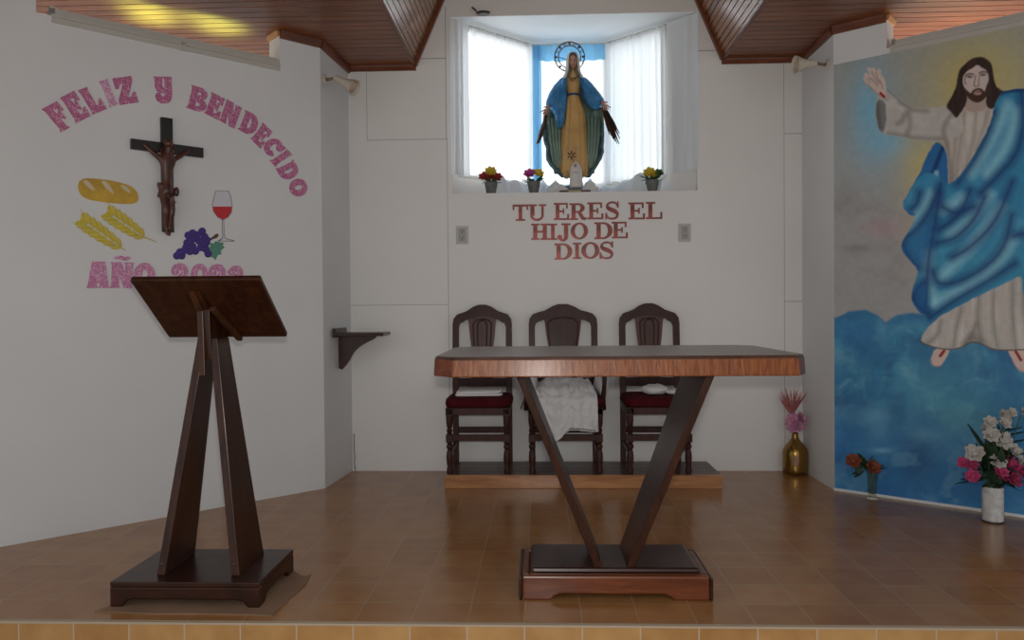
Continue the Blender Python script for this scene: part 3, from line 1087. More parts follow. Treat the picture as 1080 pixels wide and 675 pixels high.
    D_ = [B([(345, -20), (325, 120), (300, 250), (290, 420)]), B([(600, -30), (540, 120), (440, 215), (385, 240)]), B([(330, 190), (400, 175), (470, 100), (500, 30)]), B([(598, 90), (570, 220), (450, 315), (335, 345), (318, 290)]), B([(610, 262), (500, 335), (400, 390), (308, 455)]), B([(606, 165), (641, 155), (700, 150)]), A([(790, 240), (802, 400), (770, 520), (700, 600), (610, 690)]), A([(668, 330), (640, 430), (570, 560), (505, 650)]), B([(210, 180), (250, 150), (300, 90), (335, 10)]), B([(245, 390), (262, 350), (285, 330)]), B([(240, 70), (262, 50), (270, 10)]), B([(350, 60), (400, 90), (460, 60)]), B([(214, 200), (232, 240), (266, 280)]), B([(246, 385), (270, 425), (298, 440)]), B([(340, 140), (390, 110), (430, 60), (450, 0)])]
    for s_ in D_:
        blend(m_ * line(s_, 1.2, 8.5) * 0.72, BLD)
        blend(m_ * line(s_, 0.6, 1.8) * 0.35, BLD)
    blend(m_ * poly(B([(215, 190), (260, 160), (320, 100), (310, 200), (275, 280), (240, 245)]), 5) * 0.6, (22, 78, 134))
    blend(m_ * poly(B([(245, 385), (270, 330), (300, 330), (300, 440), (270, 430)]), 4) * 0.6, (22, 78, 134))
    blend(m_ * line([(1055, 98), (1062, 95), (1090, 93)], 3, 3), BLD)
    # folds seen past the knee
    blend(poly([(1076, 286), (1090, 280), (1110, 290), (1112, 345), (1088, 335), (1080, 315)], 1.0), (40, 118, 150))
    # brush texture
    br_n = 1 + (vnoise(5, 5, 101, 2) - 0.5) * 0.14 + (n1 - 0.5) * 0.08
    img = np.clip(img * br_n[..., None], 0.004, 0.85)

    me = bpy.data.meshes.new('mural')
    nx = nu + 1
    th = 0.0015
    # local coordinates: x along the wall, z up, room on -y
    co = np.stack([U.ravel(), np.full(U.size, -th), Z.ravel()], 1)
    ii, jj = np.meshgrid(np.arange(nu), np.arange(nv))
    a = (jj * nx + ii).ravel()
    faces = np.stack([a, a + 1, a + 1 + nx, a + nx], 1)
    me.from_pydata(co.tolist(), [], faces.tolist())
    at = me.color_attributes.new('paint', 'FLOAT_COLOR', 'POINT')
    rgba = np.ones((co.shape[0], 4), np.float32)
    rgba[:, :3] = img.reshape(-1, 3)
    at.data.foreach_set('color', rgba.ravel())
    mt, nt, b = new_mat('mural_paint')
    ca = nt.nodes.new('ShaderNodeVertexColor'); ca.layer_name = 'paint'
    nt.links.new(ca.outputs[0], b.inputs['Base Color'])
    b.inputs['Roughness'].default_value = 0.55
    b.inputs['Specular IOR Level'].default_value = 0.3
    me.materials.append(mt)
    o = bpy.data.objects.new('mural', me)
    COL.objects.link(o)
    o.location = RO
    o.rotation_euler = (0, 0, RA)
    tag(o, 'large painted mural of a floating robed figure with long hair over blue clouds', 'mural')


build_mural()


# ================================================================== LETTERS
def arc(cx, cy, ro, ri, a0, a1, n=18):
    """list of quads of a ring sector; ro, ri = (rx, ry)"""
    q = []
    for i in range(n):
        t0 = R(a0 + (a1 - a0) * i / n); t1 = R(a0 + (a1 - a0) * (i + 1) / n)
        q.append([(cx + ro[0] * math.cos(t0), cy + ro[1] * math.sin(t0)), (cx + ro[0] * math.cos(t1), cy + ro[1] * math.sin(t1)),
                  (cx + ri[0] * math.cos(t1), cy + ri[1] * math.sin(t1)), (cx + ri[0] * math.cos(t0), cy + ri[1] * math.sin(t0))])
    return q


def catmull(pts, n=6):
    out = []
    P = [pts[0]] + list(pts) + [pts[-1]]
    for i in range(1, len(P) - 2):
        p0, p1, p2, p3 = P[i - 1], P[i], P[i + 1], P[i + 2]
        for k in range(n):
            t = k / n
            out.append(tuple(0.5 * (2 * p1[j] + (p2[j] - p0[j]) * t + (2 * p0[j] - 5 * p1[j] + 4 * p2[j] - p3[j]) * t * t + (3 * p1[j] - p0[j] - 3 * p2[j] + p3[j]) * t ** 3) for j in range(2)))
    out.append(tuple(pts[-1]))
    return out


def stroke(pts, wd, smooth=True):
    if smooth:
        pts = catmull(pts)
    n = len(pts)
    ws = wd if hasattr(wd, '__len__') else [wd] * 2
    L, Rr = [], []
    for i in range(n):
        a = pts[max(0, i - 1)]; b = pts[min(n - 1, i + 1)]
        dx, dy = b[0] - a[0], b[1] - a[1]
        l = math.hypot(dx, dy) or 1
        t = i / (n - 1) * (len(ws) - 1)
        k = min(int(t), len(ws) - 2)
        ww = ws[k] + (ws[k + 1] - ws[k]) * (t - k)
        nx, ny = -dy / l * ww / 2, dx / l * ww / 2
        L.append((pts[i][0] + nx, pts[i][1] + ny)); Rr.append((pts[i][0] - nx, pts[i][1] - ny))
    return [[L[i], L[i + 1], Rr[i + 1], Rr[i]] for i in range(n - 1)]


def rc(x0, y0, x1, y1): return [(x0, y0), (x1, y0), (x1, y1), (x0, y1)]


def inflate(q, d):
    n = len(q)
    area = sum(q[i][0] * q[(i + 1) % n][1] - q[(i + 1) % n][0] * q[i][1] for i in range(n))
    sg = 1 if area > 0 else -1
    out = []
    for i in range(n):
        a, b, c = q[i - 1], q[i], q[(i + 1) % n]
        nx = ny = 0
        for p_, r_ in ((a, b), (b, c)):
            dx, dy = r_[0] - p_[0], r_[1] - p_[1]
            l = math.hypot(dx, dy)
            if l > 1e-6:
                nx += sg * dy / l; ny -= sg * dx / l
        l = math.hypot(nx, ny) or 1
        out.append((b[0] + nx / l * d, b[1] + ny / l * d))
    return out


FAT = {
    'F': [[(0, 1), (1, 1), (1, .66), (.9, .66), (.72, .82), (.5, .82), (.5, .60), (.62, .60), (.72, .68), (.80, .68), (.80, .36), (.72, .36), (.62, .46), (.5, .46), (.5, .1), (.6, 0), (.0, 0), (.1, .1), (.1, .9)]],
    'E': [[(0, 1), (.95, 1), (.95, .68), (.86, .68), (.7, .84), (.5, .84), (.5, .60), (.6, .60), (.7, .7), (.76, .7), (.76, .34), (.7, .34), (.6, .44), (.5, .44), (.5, .16), (.72, .16), (.9, .34), (1, .34), (1, 0), (0, 0), (.1, .1), (.1, .9)]],
    'L': [[(0, 1), (.62, 1), (.54, .9), (.54, .2), (.72, .22), (.9, .42), (1, .42), (1, 0), (0, 0), (.08, .1), (.08, .9)]],
    'I': [[(0, 1), (1, 1), (.85, .9), (.85, .1), (1, 0), (0, 0), (.15, .1), (.15, .9)]],
    'Z': [[(0, 1), (1, 1), (1, .86), (.5, .2), (.75, .22), (.9, .38), (1, .38), (1, 0), (0, 0), (0, .14), (.5, .8), (.28, .78), (.12, .62), (0, .62)]],
    'Y': [[(0, 1), (.48, 1), (.42, .9), (.42, .64), (.48, .54), (.6, .54), (.62, .64), (.62, .9), (.56, 1), (1, 1), (.96, .9), (.96, .3), (.88, .1), (.7, 0), (.35, 0), (.12, .1), (.05, .26), (.12, .36), (.28, .36), (.32, .26), (.44, .2), (.56, .24), (.62, .37), (.4, .40), (.16, .48), (.06, .62), (.06, .9)]],
    'B': [[(0, 1), (.5, 1), (.5, .84), (.4, .84), (.4, .6), (.5, .6), (.5, .42), (.4, .42), (.4, .16), (.5, .16), (.5, 0), (0, 0), (.1, .1), (.1, .9)]] + arc(.5, .75, (.42, .25), (.14, .09), -90, 90) + arc(.5, .27, (.5, .27), (.18, .11), -90, 90),
    'N': [[(0, 1), (.42, 1), (.66, .5), (.66, .9), (.6, 1), (1, 1), (.94, .9), (.94, 0), (.62, 0), (.34, .55), (.34, .1), (.4, 0), (0, 0), (.06, .1), (.06, .9)]],
    'D': [[(0, 1), (.5, 1), (.5, .78), (.42, .78), (.42, .22), (.5, .22), (.5, 0), (0, 0), (.1, .1), (.1, .9)]] + arc(.48, .5, (.52, .5), (.17, .28), -90, 90),
    'C': arc(.5, .5, (.5, .5), (.17, .27), 62, 318) + [[(.68, .93), (.98, .98), (.98, .62), (.72, .56), (.6, .66), (.64, .8)]],
    'O': arc(.5, .5, (.5, .5), (.16, .26), 0, 360, 28),
    '0': arc(.5, .5, (.5, .5), (.16, .28), 0, 360, 28),
    'A': [[(.22, 1), (.5, 1), (.5, .72), (.43, .42), (.5, .42), (.5, .2), (.42, .2), (.40, .1), (.46, 0), (0, 0), (.06, .1)], [(.5, 1), (.78, 1), (.94, .1), (1, 0), (.54, 0), (.60, .1), (.58, .2), (.5, .2), (.5, .42), (.57, .42), (.5, .72)]],
    '2': stroke([(.16, .64), (.2, .8), (.42, .87), (.68, .82), (.76, .66), (.62, .48), (.36, .3), (.16, .12)], [.30, .26, .30, .32, .3, .22]) + [[(0, 0), (1, 0), (1, .34), (.9, .34), (.82, .24), (.1, .24)]] + arc(.2, .66, (.2, .15), (0.001, 0.001), 0, 360, 14),
    '3': stroke([(.18, .74), (.36, .88), (.62, .86), (.72, .72), (.62, .57), (.42, .54)], [.24, .26, .32, .2]) + stroke([(.42, .52), (.68, .46), (.8, .29), (.66, .12), (.4, .11), (.18, .22)], [.2, .32, .3, .26]) + arc(.2, .72, (.2, .13), (.001, .001), 0, 360, 12) + arc(.2, .26, (.2, .13), (.001, .001), 0, 360, 12),
    '~': stroke([(.03, .3), (.2, .62), (.42, .58), (.6, .4), (.8, .42), (.97, .75)], [.3, .65, .5, .65, .3]),
}
SER = {
    'T': [rc(0, .88, 1, 1), rc(0, .68, .09, 1), rc(.91, .68, 1, 1), rc(.39, 0, .61, 1), rc(.2, 0, .8, .09)],
    'U': [rc(0, .91, .46, 1), rc(.6, .91, 1, 1), rc(.11, .3, .33, 1), rc(.74, .3, .86, 1)] + arc(.485, .32, (.375, .32), (.155 + .1, .2), 180, 360),
    'E': [rc(0, .91, .92, 1), rc(0, 0, 1, .09), rc(.13, 0, .36, 1), rc(.82, .68, .92, 1), rc(.89, 0, 1, .34), rc(.3, .46, .66, .55), rc(.6, .34, .68, .67)],
    'R': [rc(0, .91, .5, 1), rc(0, 0, .48, .09), rc(.12, 0, .34, 1), rc(.3, .44, .5, .53)] + arc(.5, .72, (.38, .28), (.15, .19), -90, 90) + [[(.44, .48), (.66, .46), (.82, .2), (.90, .12), (1, .16), (.98, .02), (.86, -.02), (.70, .04)]],
    'S': stroke([(.86, .76), (.72, .92), (.45, .96), (.2, .86), (.18, .68), (.38, .56), (.66, .46), (.85, .3), (.78, .1), (.5, .03), (.24, .08), (.1, .26)], [.08, .09, .10, .2, .24, .2, .10, .09, .08]) + [rc(.84, .66, .93, 1), rc(.04, 0, .13, .36)],
    'L': [rc(0, .91, .56, 1), rc(0, 0, 1, .09), rc(.15, 0, .38, 1), rc(.9, 0, 1, .4)],
    'H': [rc(0, .91, .46, 1), rc(.54, .91, 1, 1), rc(0, 0, .46, .09), rc(.54, 0, 1, .09), rc(.12, 0, .34, 1), rc(.66, 0, .88, 1), rc(.3, .45, .7, .55)],
    'I': [rc(0, .91, 1, 1), rc(0, 0, 1, .09), rc(.29, 0, .71, 1)],
    'J': [rc(.35, .91, 1, 1), rc(.54, .26, .82, 1)] + arc(.46, .27, (.36, .27), (.08, .17), 180, 360) + arc(.21, .24, (.16, .13), (.001, .001), 0, 360, 14),
    'O': arc(.5, .5, (.5, .5), (.27, .41), 0, 360, 28),
    'D': [rc(0, .91, .5, 1), rc(0, 0, .5, .09), rc(.12, 0, .34, 1)] + arc(.48, .5, (.52, .5), (.28, .41), -90, 90),
}


def flat_letter(name, glyph, BL, BRt, TL, O, a, mat, thick, off=0.001, root_mid=None, parent=None):
    """glyph placed on a wall; BL, BRt, TL are (u, z) corners of its box"""
    mid = ((BRt[0] + TL[0]) / 2, (BRt[1] + TL[1]) / 2) if root_mid is None else root_mid
    mb = MB()
    for qi, q in enumerate(glyph):
        pts = []
        for gx, gy in q:
            u = BL[0] + gx * (BRt[0] - BL[0]) + gy * (TL[0] - BL[0]) - mid[0]
            z = BL[1] + gx * (BRt[1] - BL[1]) + gy * (TL[1] - BL[1]) - mid[1]
            pts.append((u, 0, z))
        mb.prism(pts, (0, -thick - 0.00004 * qi, 0))
    if parent:
        return mb.build(name, mat, parent), mid
    o = mb.build(name, mat)
    p = wall_point(O, a, mid[0], mid[1], off)
    o.location = p
    o.rotation_euler = (0, 0, a)
    return o, mid


F1 = lambda p: (30 + p[0] / 6.353, 70 + p[1] / 6.353)
F2 = lambda p: (190 + p[0] / 4.82, 80 + p[1] / 4.82)
F3 = lambda p: (70 + p[0] / 5.19, 180 + p[1] / 5.19)
glit = [
    ('F', F1, (215, 440), (312, 388), (88, 290), PINKG, 'first letter of the first word'),
    ('E', F1, (315, 380), (412, 330), (210, 215), PINKG, 'between F and L'),
    ('L', F1, (428, 322), (520, 283), (332, 165), PINKG, 'beside the pale I'),
    ('I', F1, (540, 275), (600, 252), (470, 105), PALEG, 'paler than its neighbours, before the Z'),
    ('Z', F1, (615, 255), (733, 238), (565, 85), PINKG, 'end of the first word'),
    ('Y', F1, (848, 243), (965, 243), (840, 72), PINKG, 'alone above the crucifix'),
    ('B', F2, (30, 160), (122, 190), (58, 48), PINKG, 'start of the long curved word'),
    ('E', F2, (122, 188), (192, 222), (158, 85), PINKG, 'between B and N'),
    ('N', F2, (198, 225), (278, 268), (235, 122), PINKG, 'third in the long curved word'),
    ('D', F2, (292, 270), (370, 310), (330, 175), PINKG, 'after the N'),
    ('E', F2, (357, 318), (408, 367), (418, 240), PINKG, 'between D and C'),
    ('C', F2, (409, 362), (467, 425), (479, 304), PINKG, 'tilted, before the lower I'),
    ('I', F2, (455, 430), (485, 462), (540, 372), PINKG, 'tilted, between C and D'),
    ('D', F2, (485, 470), (527, 540), (572, 427), PINKG, 'above the final O'),
    ('O', F2, (545, 540), (572, 622), (628, 515), PINKG, 'last letter of the long curved word'),
    ('A', F3, (112, 640), (232, 640), (116, 500), LILG, 'left of the N below the wheat'),
    ('N', F3, (240, 640), (362, 640), (246, 503), LILG, 'with a tilde, below the wheat'),
    ('O', F3, (370, 640), (482, 642), (372, 505), LILG, 'just above the lectern corner'),
    ('2', F3, (573, 640), (672, 642), (573, 507), LILG, 'first digit behind the lectern top'),
    ('0', F3, (680, 642), (777, 644), (680, 508), LILG, 'zero behind the lectern top'),
    ('2', F3, (779, 644), (878, 646), (779, 512), LILG, 'second figure two, right of the zero'),
    ('3', F3, (882, 646), (977, 648), (882, 521), LILG, 'last digit behind the lectern top'),
]
for ch, fr_, a_, b_, c_, mat, which in glit:
    pa, pb, pc = LW(*fr_(a_)), LW(*fr_(b_)), LW(*fr_(c_))
    o, mid = flat_letter('foam_letter', [inflate(q, 0.012 if ch in '023' else 0.036) for q in FAT[ch]], pa, pb, pc, LO, LA, mat, 0.004)
    kindw = 'digit' if ch in '023' else 'letter'
    tag(o, ('pale pink' if mat is PALEG else 'pink') + ' glitter foam %s %s on white wall, %s' % (kindw, ch, which), 'letter', 'glitter foam letters on the left wall')
    if fr_ is F3 and ch == 'N':
        flat_letter('tilde', FAT['~'], LW(*F3((268, 494))), LW(*F3((344, 494))), LW(*F3((268, 464))), LO, LA, mat, 0.004, root_mid=mid, parent=o)

G1 = lambda p: (530 + p[0] / 6.0, 205 + p[1] / 6.0)
NW = Vector((0, BACK, 0))
ser = [
    ('T', 65, 162, 66, 167, 'start of the top line'), ('U', 165, 275, 65, 168, 'second in the top line'),
    ('E', 325, 420, 56, 162, 'first E of the word of four letters'), ('R', 425, 532, 58, 162, 'in the middle of the top line'), ('E', 537, 637, 53, 158, 'between R and S'), ('S', 648, 740, 47, 158, 'top line, after an E'),
    ('E', 797, 900, 53, 158, 'top line, beside the L'), ('L', 908, 1010, 50, 156, 'end of the top line'),
    ('H', 182, 293, 187, 288, 'start of the middle line'), ('I', 292, 345, 187, 288, 'middle line, beside the J'), ('J', 343, 430, 185, 298, 'middle line, before the O'), ('O', 432, 540, 180, 285, 'middle line, after the J'),
    ('D', 582, 695, 178, 283, 'middle line, beside the last E'), ('E', 692, 792, 175, 278, 'end of the middle line'),
    ('D', 330, 440, 312, 413, 'start of the bottom line'), ('I', 445, 498, 307, 408, 'bottom line, beside the O'), ('O', 500, 612, 303, 408, 'bottom line, before the S'), ('S', 612, 705, 300, 408, 'end of the bottom line'),
]


def BW(p):
    v = atY(p[0], p[1], BACK)
    return (v.x, v.z)


for ch, x0, x1, y0, y1, which in ser:
    sl_ = -(x1 - x0) * 0.010
    o, _ = flat_letter('wall_letter', [inflate(q, 0.012) for q in SER[ch]], BW(G1((x0, y1))), BW(G1((x1, y1 + sl_))), BW(G1((x0 - 0, y0))), NW, 0.0, COPPER, 0.004)
    tag(o, 'copper-red serif letter %s under the niche, %s' % (ch, which), 'letter', 'copper letters under the niche')


# ------------------------------------------------------------------ foam pictures on the left wall
def cut(polys_by_part, name, label, cat):
    """polys_by_part: list of (part_name or None, material, [polygons in pixels], thickness, offset)"""
    allp = [p for pt in polys_by_part for q in pt[2] for p in q]
    cx = sum(p[0] for p in allp) / len(allp); cy = sum(p[1] for p in allp) / len(allp)
    mid = LW(cx, cy)
    root = empty(name, wall_point(LO, LA, mid[0], mid[1], 0.001), LA, label, cat)
    for pn, mat, polys, th, off in polys_by_part:
        mb = MB()
        for qi, q in enumerate(polys):
            pts = []
            for p in q:
                u, z = LW(*p)
                pts.append((u - mid[0], -off, z - mid[1]))
            mb.prism(pts, (0, -th - 0.00003 * qi, 0))
        mb.build(pn, mat, root)
    return root


def P3(l): return [F3(p) for p in l]


def sm(pts, it=2):
    for _ in range(it):
        q = []
        for i in range(len(pts)):
            a, b = pts[i], pts[(i + 1) % len(pts)]
            q += [(a[0] * .75 + b[0] * .25, a[1] * .75 + b[1] * .25), (a[0] * .25 + b[0] * .75, a[1] * .25 + b[1] * .75)]
        pts = q
    return pts


def circ(cx, cy, r, n=14, ry=None):
    return [(cx + r * math.cos(2 * math.pi * i / n), cy + (ry or r) * math.sin(2 * math.pi * i / n)) for i in range(n)]


cut([('loaf', BREAD, [P3(sm([(60, 85), (72, 52), (110, 40), (175, 46), (235, 52), (290, 65), (345, 80), (378, 105), (394, 135), (390, 174), (350, 184), (270, 180), (180, 170), (110, 157), (72, 128)]))], 0.003, 0),
     *[('crust_slash', BREADL, [P3(sm(q, 1))], 0.0008, 0.003) for q in ([(84, 54), (120, 54), (158, 106), (148, 112), (112, 88)], [(186, 54), (225, 60), (262, 126), (250, 126), (212, 96)], [(292, 76), (328, 86), (354, 122), (340, 122), (306, 98)])]],
    'bread_cutout', 'golden bread loaf cutout with three cream slashes on white wall', 'wall decoration')


def wheat_polys(a, b, wd, n):
    ax, ay = a; bx, by = b
    L = math.hypot(bx - ax, by - ay)
    dx, dy = (bx - ax) / L, (by - ay) / L
    nx, ny = -dy, dx
    ker, ridge, awn = [], [], []
    for i in range(n):
        t = (i + 0.6) / n
        c = (ax + dx * L * t, ay + dy * L * t)
        w_ = wd * (0.55 + 0.6 * math.sin(math.pi * (0.25 + 0.65 * t)))
        for s_ in (-1, 1):
            tip = (c[0] - dx * L / n * 1.25 + nx * s_ * w_ * 0.62, c[1] - dy * L / n * 1.25 + ny * s_ * w_ * 0.62)
            k1 = (c[0] - dx * L / n * 0.25 + nx * s_ * w_ * 0.72, c[1] - dy * L / n * 0.25 + ny * s_ * w_ * 0.72)
            k2 = (c[0] - dx * L / n * 0.9 + nx * s_ * w_ * 0.1, c[1] - dy * L / n * 0.9 + ny * s_ * w_ * 0.1)
            base = (c[0] + dx * L / n * 0.55, c[1] + dy * L / n * 0.55)
            ker.append(sm([base, k1, tip, k2], 1))
            ridge.append([base, ((k1[0] + tip[0]) / 2, (k1[1] + tip[1]) / 2), ((k1[0] + 3 * tip[0]) / 4, (k1[1] + 3 * tip[1]) / 4)])
            aw = (tip[0] - dx * 19 + nx * s_ * 6, tip[1] - dy * 19 + ny * s_ * 6)
            awn.append([(tip[0] + nx * 1.5, tip[1] + ny * 1.5), aw, (tip[0] - nx * 1.5 + dx * 4, tip[1] - ny * 1.5 + dy * 4)])
    tip = (ax - dx * 4, ay - dy * 4)
    ker.append(sm([(ax + dx * L * 0.12, ay + dy * L * 0.12), (ax + nx * wd * .25, ay + ny * wd * .25), (ax - dx * L * .06, ay - dy * L * .06), (ax - nx * wd * .25, ay - ny * wd * .25)], 1))
    return ker, ridge, awn


for (a_, b_, tail, lab) in (((228, 232), (425, 365), (497, 392), 'yellow wheat ear cutout with a stalk, the upper right of the pair'), ((85, 272), (300, 422), (324, 438), 'yellow wheat ear cutout with short stalk, the lower left of the pair')):
    ker, rd, aw = wheat_polys(a_, b_, 62, 6)
    cut([('kernels', WHEAT, [P3(q) for q in ker + aw], 0.003, 0), ('kernel_ridges', WHEATL, [P3(q) for q in rd], 0.0012, 0.003),
         ('stalk', WHEAT, [P3([(b_[0] - 10, b_[1] - 8), (tail[0], tail[1] - 2), (tail[0], tail[1] + 2), (b_[0] - 12, b_[1] - 2)])], 0.002, 0.0004)],
        'wheat_cutout', lab, 'wall decoration')

bowl = [(815, 110), (800, 165), (796, 192), (803, 225), (825, 255), (856, 272), (886, 256), (904, 228), (908, 195), (902, 150), (888, 110)]
bowl_in = [(818, 113), (803, 166), (799, 192), (806, 223), (827, 252), (856, 268), (884, 253), (901, 226), (905, 195), (899, 151), (885, 113)]
ring = [[bowl[i], bowl[i + 1], bowl_in[i + 1], bowl_in[i]] for i in range(len(bowl) - 1)] + [[bowl[0], bowl[-1], bowl_in[-1], bowl_in[0]]]
cut([('glass_bowl', GLASSF, [P3(bowl)], 0.002, 0), ('outline', GREYL, [P3(q) for q in ring], 0.001, 0.002),
     ('wine', WINE, [P3(sm([(800, 197), (805, 224), (826, 253), (856, 268), (885, 254), (902, 227), (906, 198), (906, 197), (800, 197), (800, 197)], 0))], 0.001, 0.0021),
     ('stem', GREYL, [P3([(850, 268), (862, 268), (866, 362), (880, 372), (920, 382), (920, 388), (828, 388), (828, 382), (848, 370), (853, 362)])], 0.0018, 0),
     ('stem_highlight', GLASSF, [P3([(854, 272), (859, 272), (862, 364), (878, 376), (908, 384), (842, 384), (852, 374), (857, 364)])], 0.0008, 0.0019)],
    'wine_glass_cutout', 'cutout of a stemmed glass half full of red wine on white wall', 'wall decoration')
gr = [(690, 342), (742, 332), (666, 354), (715, 352), (756, 362), (680, 385), (725, 385), (762, 398), (690, 415), (735, 420), (762, 430), (655, 418), (640, 440), (675, 442), (705, 440), (620, 446), (604, 466), (630, 466), (775, 455), (660, 395), (700, 370), (768, 380), (745, 400)]
cut([('grape_bunch', GRAPE, [P3(circ(c[0], c[1], 21)) for c in gr], 0.003, 0),
     ('grape_outline', GRAPED, [P3([(c[0] + 19 * math.cos(t), c[1] + 19 * math.sin(t)), (c[0] + 19 * math.cos(t + .35), c[1] + 19 * math.sin(t + .35)), (c[0] + 15.5 * math.cos(t + .35), c[1] + 15.5 * math.sin(t + .35)), (c[0] + 15.5 * math.cos(t), c[1] + 15.5 * math.sin(t))]) for c in gr for t in (0.4, .75, 1.1, 1.45)], 0.0010, 0.003),
     ('vine_stem', STEMB, [P3([(772, 378), (800, 362), (815, 348), (826, 344), (834, 354), (824, 368), (800, 376), (778, 388)])], 0.0022, 0),
     ('vine_leaf', LEAFG, [P3([(782, 392), (805, 400), (815, 386), (838, 392), (862, 396), (855, 410), (866, 420), (845, 436), (848, 458), (828, 462), (815, 490), (800, 474), (782, 472), (788, 446), (776, 430), (788, 414)])], 0.0026, 0)],
    'grapes_cutout', 'purple grape bunch cutout with green leaf below the wine glass', 'wall decoration')

# ================================================================== CRUCIFIX
cc = LW(175, 157)
root = empty('crucifix', wall_point(LO, LA, cc[0], cc[1], 0.0), LA, 'dark wooden crucifix with brown carved figure on white wall', 'crucifix')
top_z = LW(175, 125)[1] - cc[1]; bot_z = LW(174, 245)[1] - cc[1]
ul_ = LW(137, 152)[0] - cc[0]; ur_ = LW(213, 161)[0] - cc[0]
mb = MB(); mb.box((-0.03, -0.024, bot_z), (0.03, -0.002, top_z)); mb.build('upright', BLACKW, root, bevel=0.002)
mb = MB(); mb.box((ul_, -0.026, -0.027), (ur_, -0.001, 0.027)); mb.build('crossbar', BLACKW, root, bevel=0.002)


def skin_figure(name, verts, edges, radii, mat, parent, root_i=0, sub=2):
    me = bpy.data.meshes.new(name)
    me.from_pydata([tuple(v) for v in verts], edges, [])
    me.materials.append(mat)
    o = bpy.data.objects.new(name, me)
    COL.objects.link(o)
    o.parent = parent
    sk = o.modifiers.new('skin', 'SKIN')
    sk.use_smooth_shade = True
    if not me.skin_vertices:
        me.attributes.new('skin', 'FLOAT', 'POINT') if False else None
    if not me.skin_vertices:
        with bpy.context.temp_override(object=o, active_object=o):
            bpy.context.view_layer.objects.active = o
            bpy.ops.mesh.customdata_skin_add()
    for i, r_ in enumerate(radii):
        me.skin_vertices[0].data[i].radius = r_ if hasattr(r_, '__len__') else (r_, r_)
        me.skin_vertices[0].data[i].use_root = (i == root_i)
    s_ = o.modifiers.new('sub', 'SUBSURF'); s_.levels = sub; s_.render_levels = sub
    return o


fy = -0.05
V_ = [(0, fy + .012, -0.235), (0.004, fy + .004, -0.155), (0.002, fy, -0.10), (0.0, fy, -0.055), (0.004, fy - .012, -0.025), (0.01, fy - .02, 0.012),
      (-0.036, fy + .004, -0.062), (-0.075, fy + .012, -0.028), (-0.112, fy + .018, 0.004), (0.040, fy + .004, -0.062), (0.08, fy + .012, -0.035), (0.125, fy + .018, 0.002),
      (-0.018, fy, -0.26), (-0.014, fy - .022, -0.345), (-0.006, fy + .006, -0.44), (0.002, fy - .008, -0.475),
      (0.018, fy, -0.26), (0.018, fy - .022, -0.345), (0.010, fy + .006, -0.44), (0.004, fy - .012, -0.478)]
E_ = [(0, 1), (1, 2), (2, 3), (3, 4), (4, 5), (3, 6), (6, 7), (7, 8), (3, 9), (9, 10), (10, 11), (0, 12), (12, 13), (13, 14), (14, 15), (0, 16), (16, 17), (17, 18), (18, 19)]
R_ = [(.036, .026), (.030, .022), (.040, .026), (.034, .024), (.014, .014), (.026, .028), (.017, .016), (.013, .013), (.010, .010), (.017, .016), (.013, .013), (.010, .010), (.024, .022), (.018, .018), (.012, .012), (.012, .008), (.024, .022), (.018, .018), (.012, .012), (.012, .008)]
V_ = [(v[0] - 0.014, v[1], v[2]) for v in V_]
fig = skin_figure('carved_figure', V_, E_, R_, CORPUS, root)
mb = MB()
rings = []
for t in range(7):
    z = -0.205 - 0.075 * t / 6
    rr = 0.042 + 0.004 * math.sin(t * 1.3)
    rings.append([(-.014 + (rr + .003 * math.sin(5 * a + t)) * math.cos(a), fy + .01 + (0.030 + .003 * math.sin(4 * a + t)) * math.sin(a), z - 0.012 * math.cos(a)) for a in [2 * math.pi * k / 20 for k in range(20)]])
mb.loft(rings)
mb.ball((0.036, fy, -0.235), (0.014, 0.012, 0.026))
mb.build('loincloth', CORPUS, root, smooth='all')
mb = MB()
mb.ball((-0.006, fy - .008, 0.018), (0.027, 0.026, 0.028))
mb.tube([(-.026, fy - .005, .01), (-.036, fy - .003, -.02), (-.038, fy - .004, -.05)], [.012, .011, .005])
mb.tube([(.016, fy - .005, .008), (.020, fy - .003, -.02), (.016, fy - .004, -.05)], [.012, .011, .005])
mb.build('hair', CORPUS, root, smooth='all')

# ================================================================== LECTERN
LB = Vector((-1.350, 3.005, 0.0055))
root = empty('lectern', LB, 0, 'dark wooden lectern with slanted board on two tapered legs', 'lectern')
mb = MB()
bw, bd_, bh = 0.286, 0.20, 0.095
# base with a scooped skirt: top slab plus four skirts
mb.box((-bw, -bd_, bh - 0.02), (bw, bd_, bh))


def skirt(pts2, M):
    mb.prism([M @ Vector((p[0], 0, p[1])) for p in pts2], M.to_3x3() @ Vector((0, 0.02, 0)))


def sk_prof(h):
    return [(-h, 0), (-h + 0.045, 0), (-h + 0.06, 0.022), (-h + 0.085, 0.03), (h - 0.085, 0.03), (h - 0.06, 0.022), (h - 0.045, 0), (h, 0), (h, bh - 0.0205), (-h, bh - 0.0205)]


skirt(sk_prof(bw), Matrix.Translation((0, -bd_, 0)))
skirt(sk_prof(bw), Matrix.Translation((0, bd_ - 0.02, 0)))
skirt(sk_prof(bd_ - 0.0203), Matrix.Translation((bw, 0, 0)) @ Matrix.Rotation(R(90), 4, 'Z'))
skirt(sk_prof(bd_ - 0.0203), Matrix.Translation((-bw + 0.02, 0, 0)) @ Matrix.Rotation(R(90), 4, 'Z'))
mb.build('base', MAHOG, root, bevel=0.004)


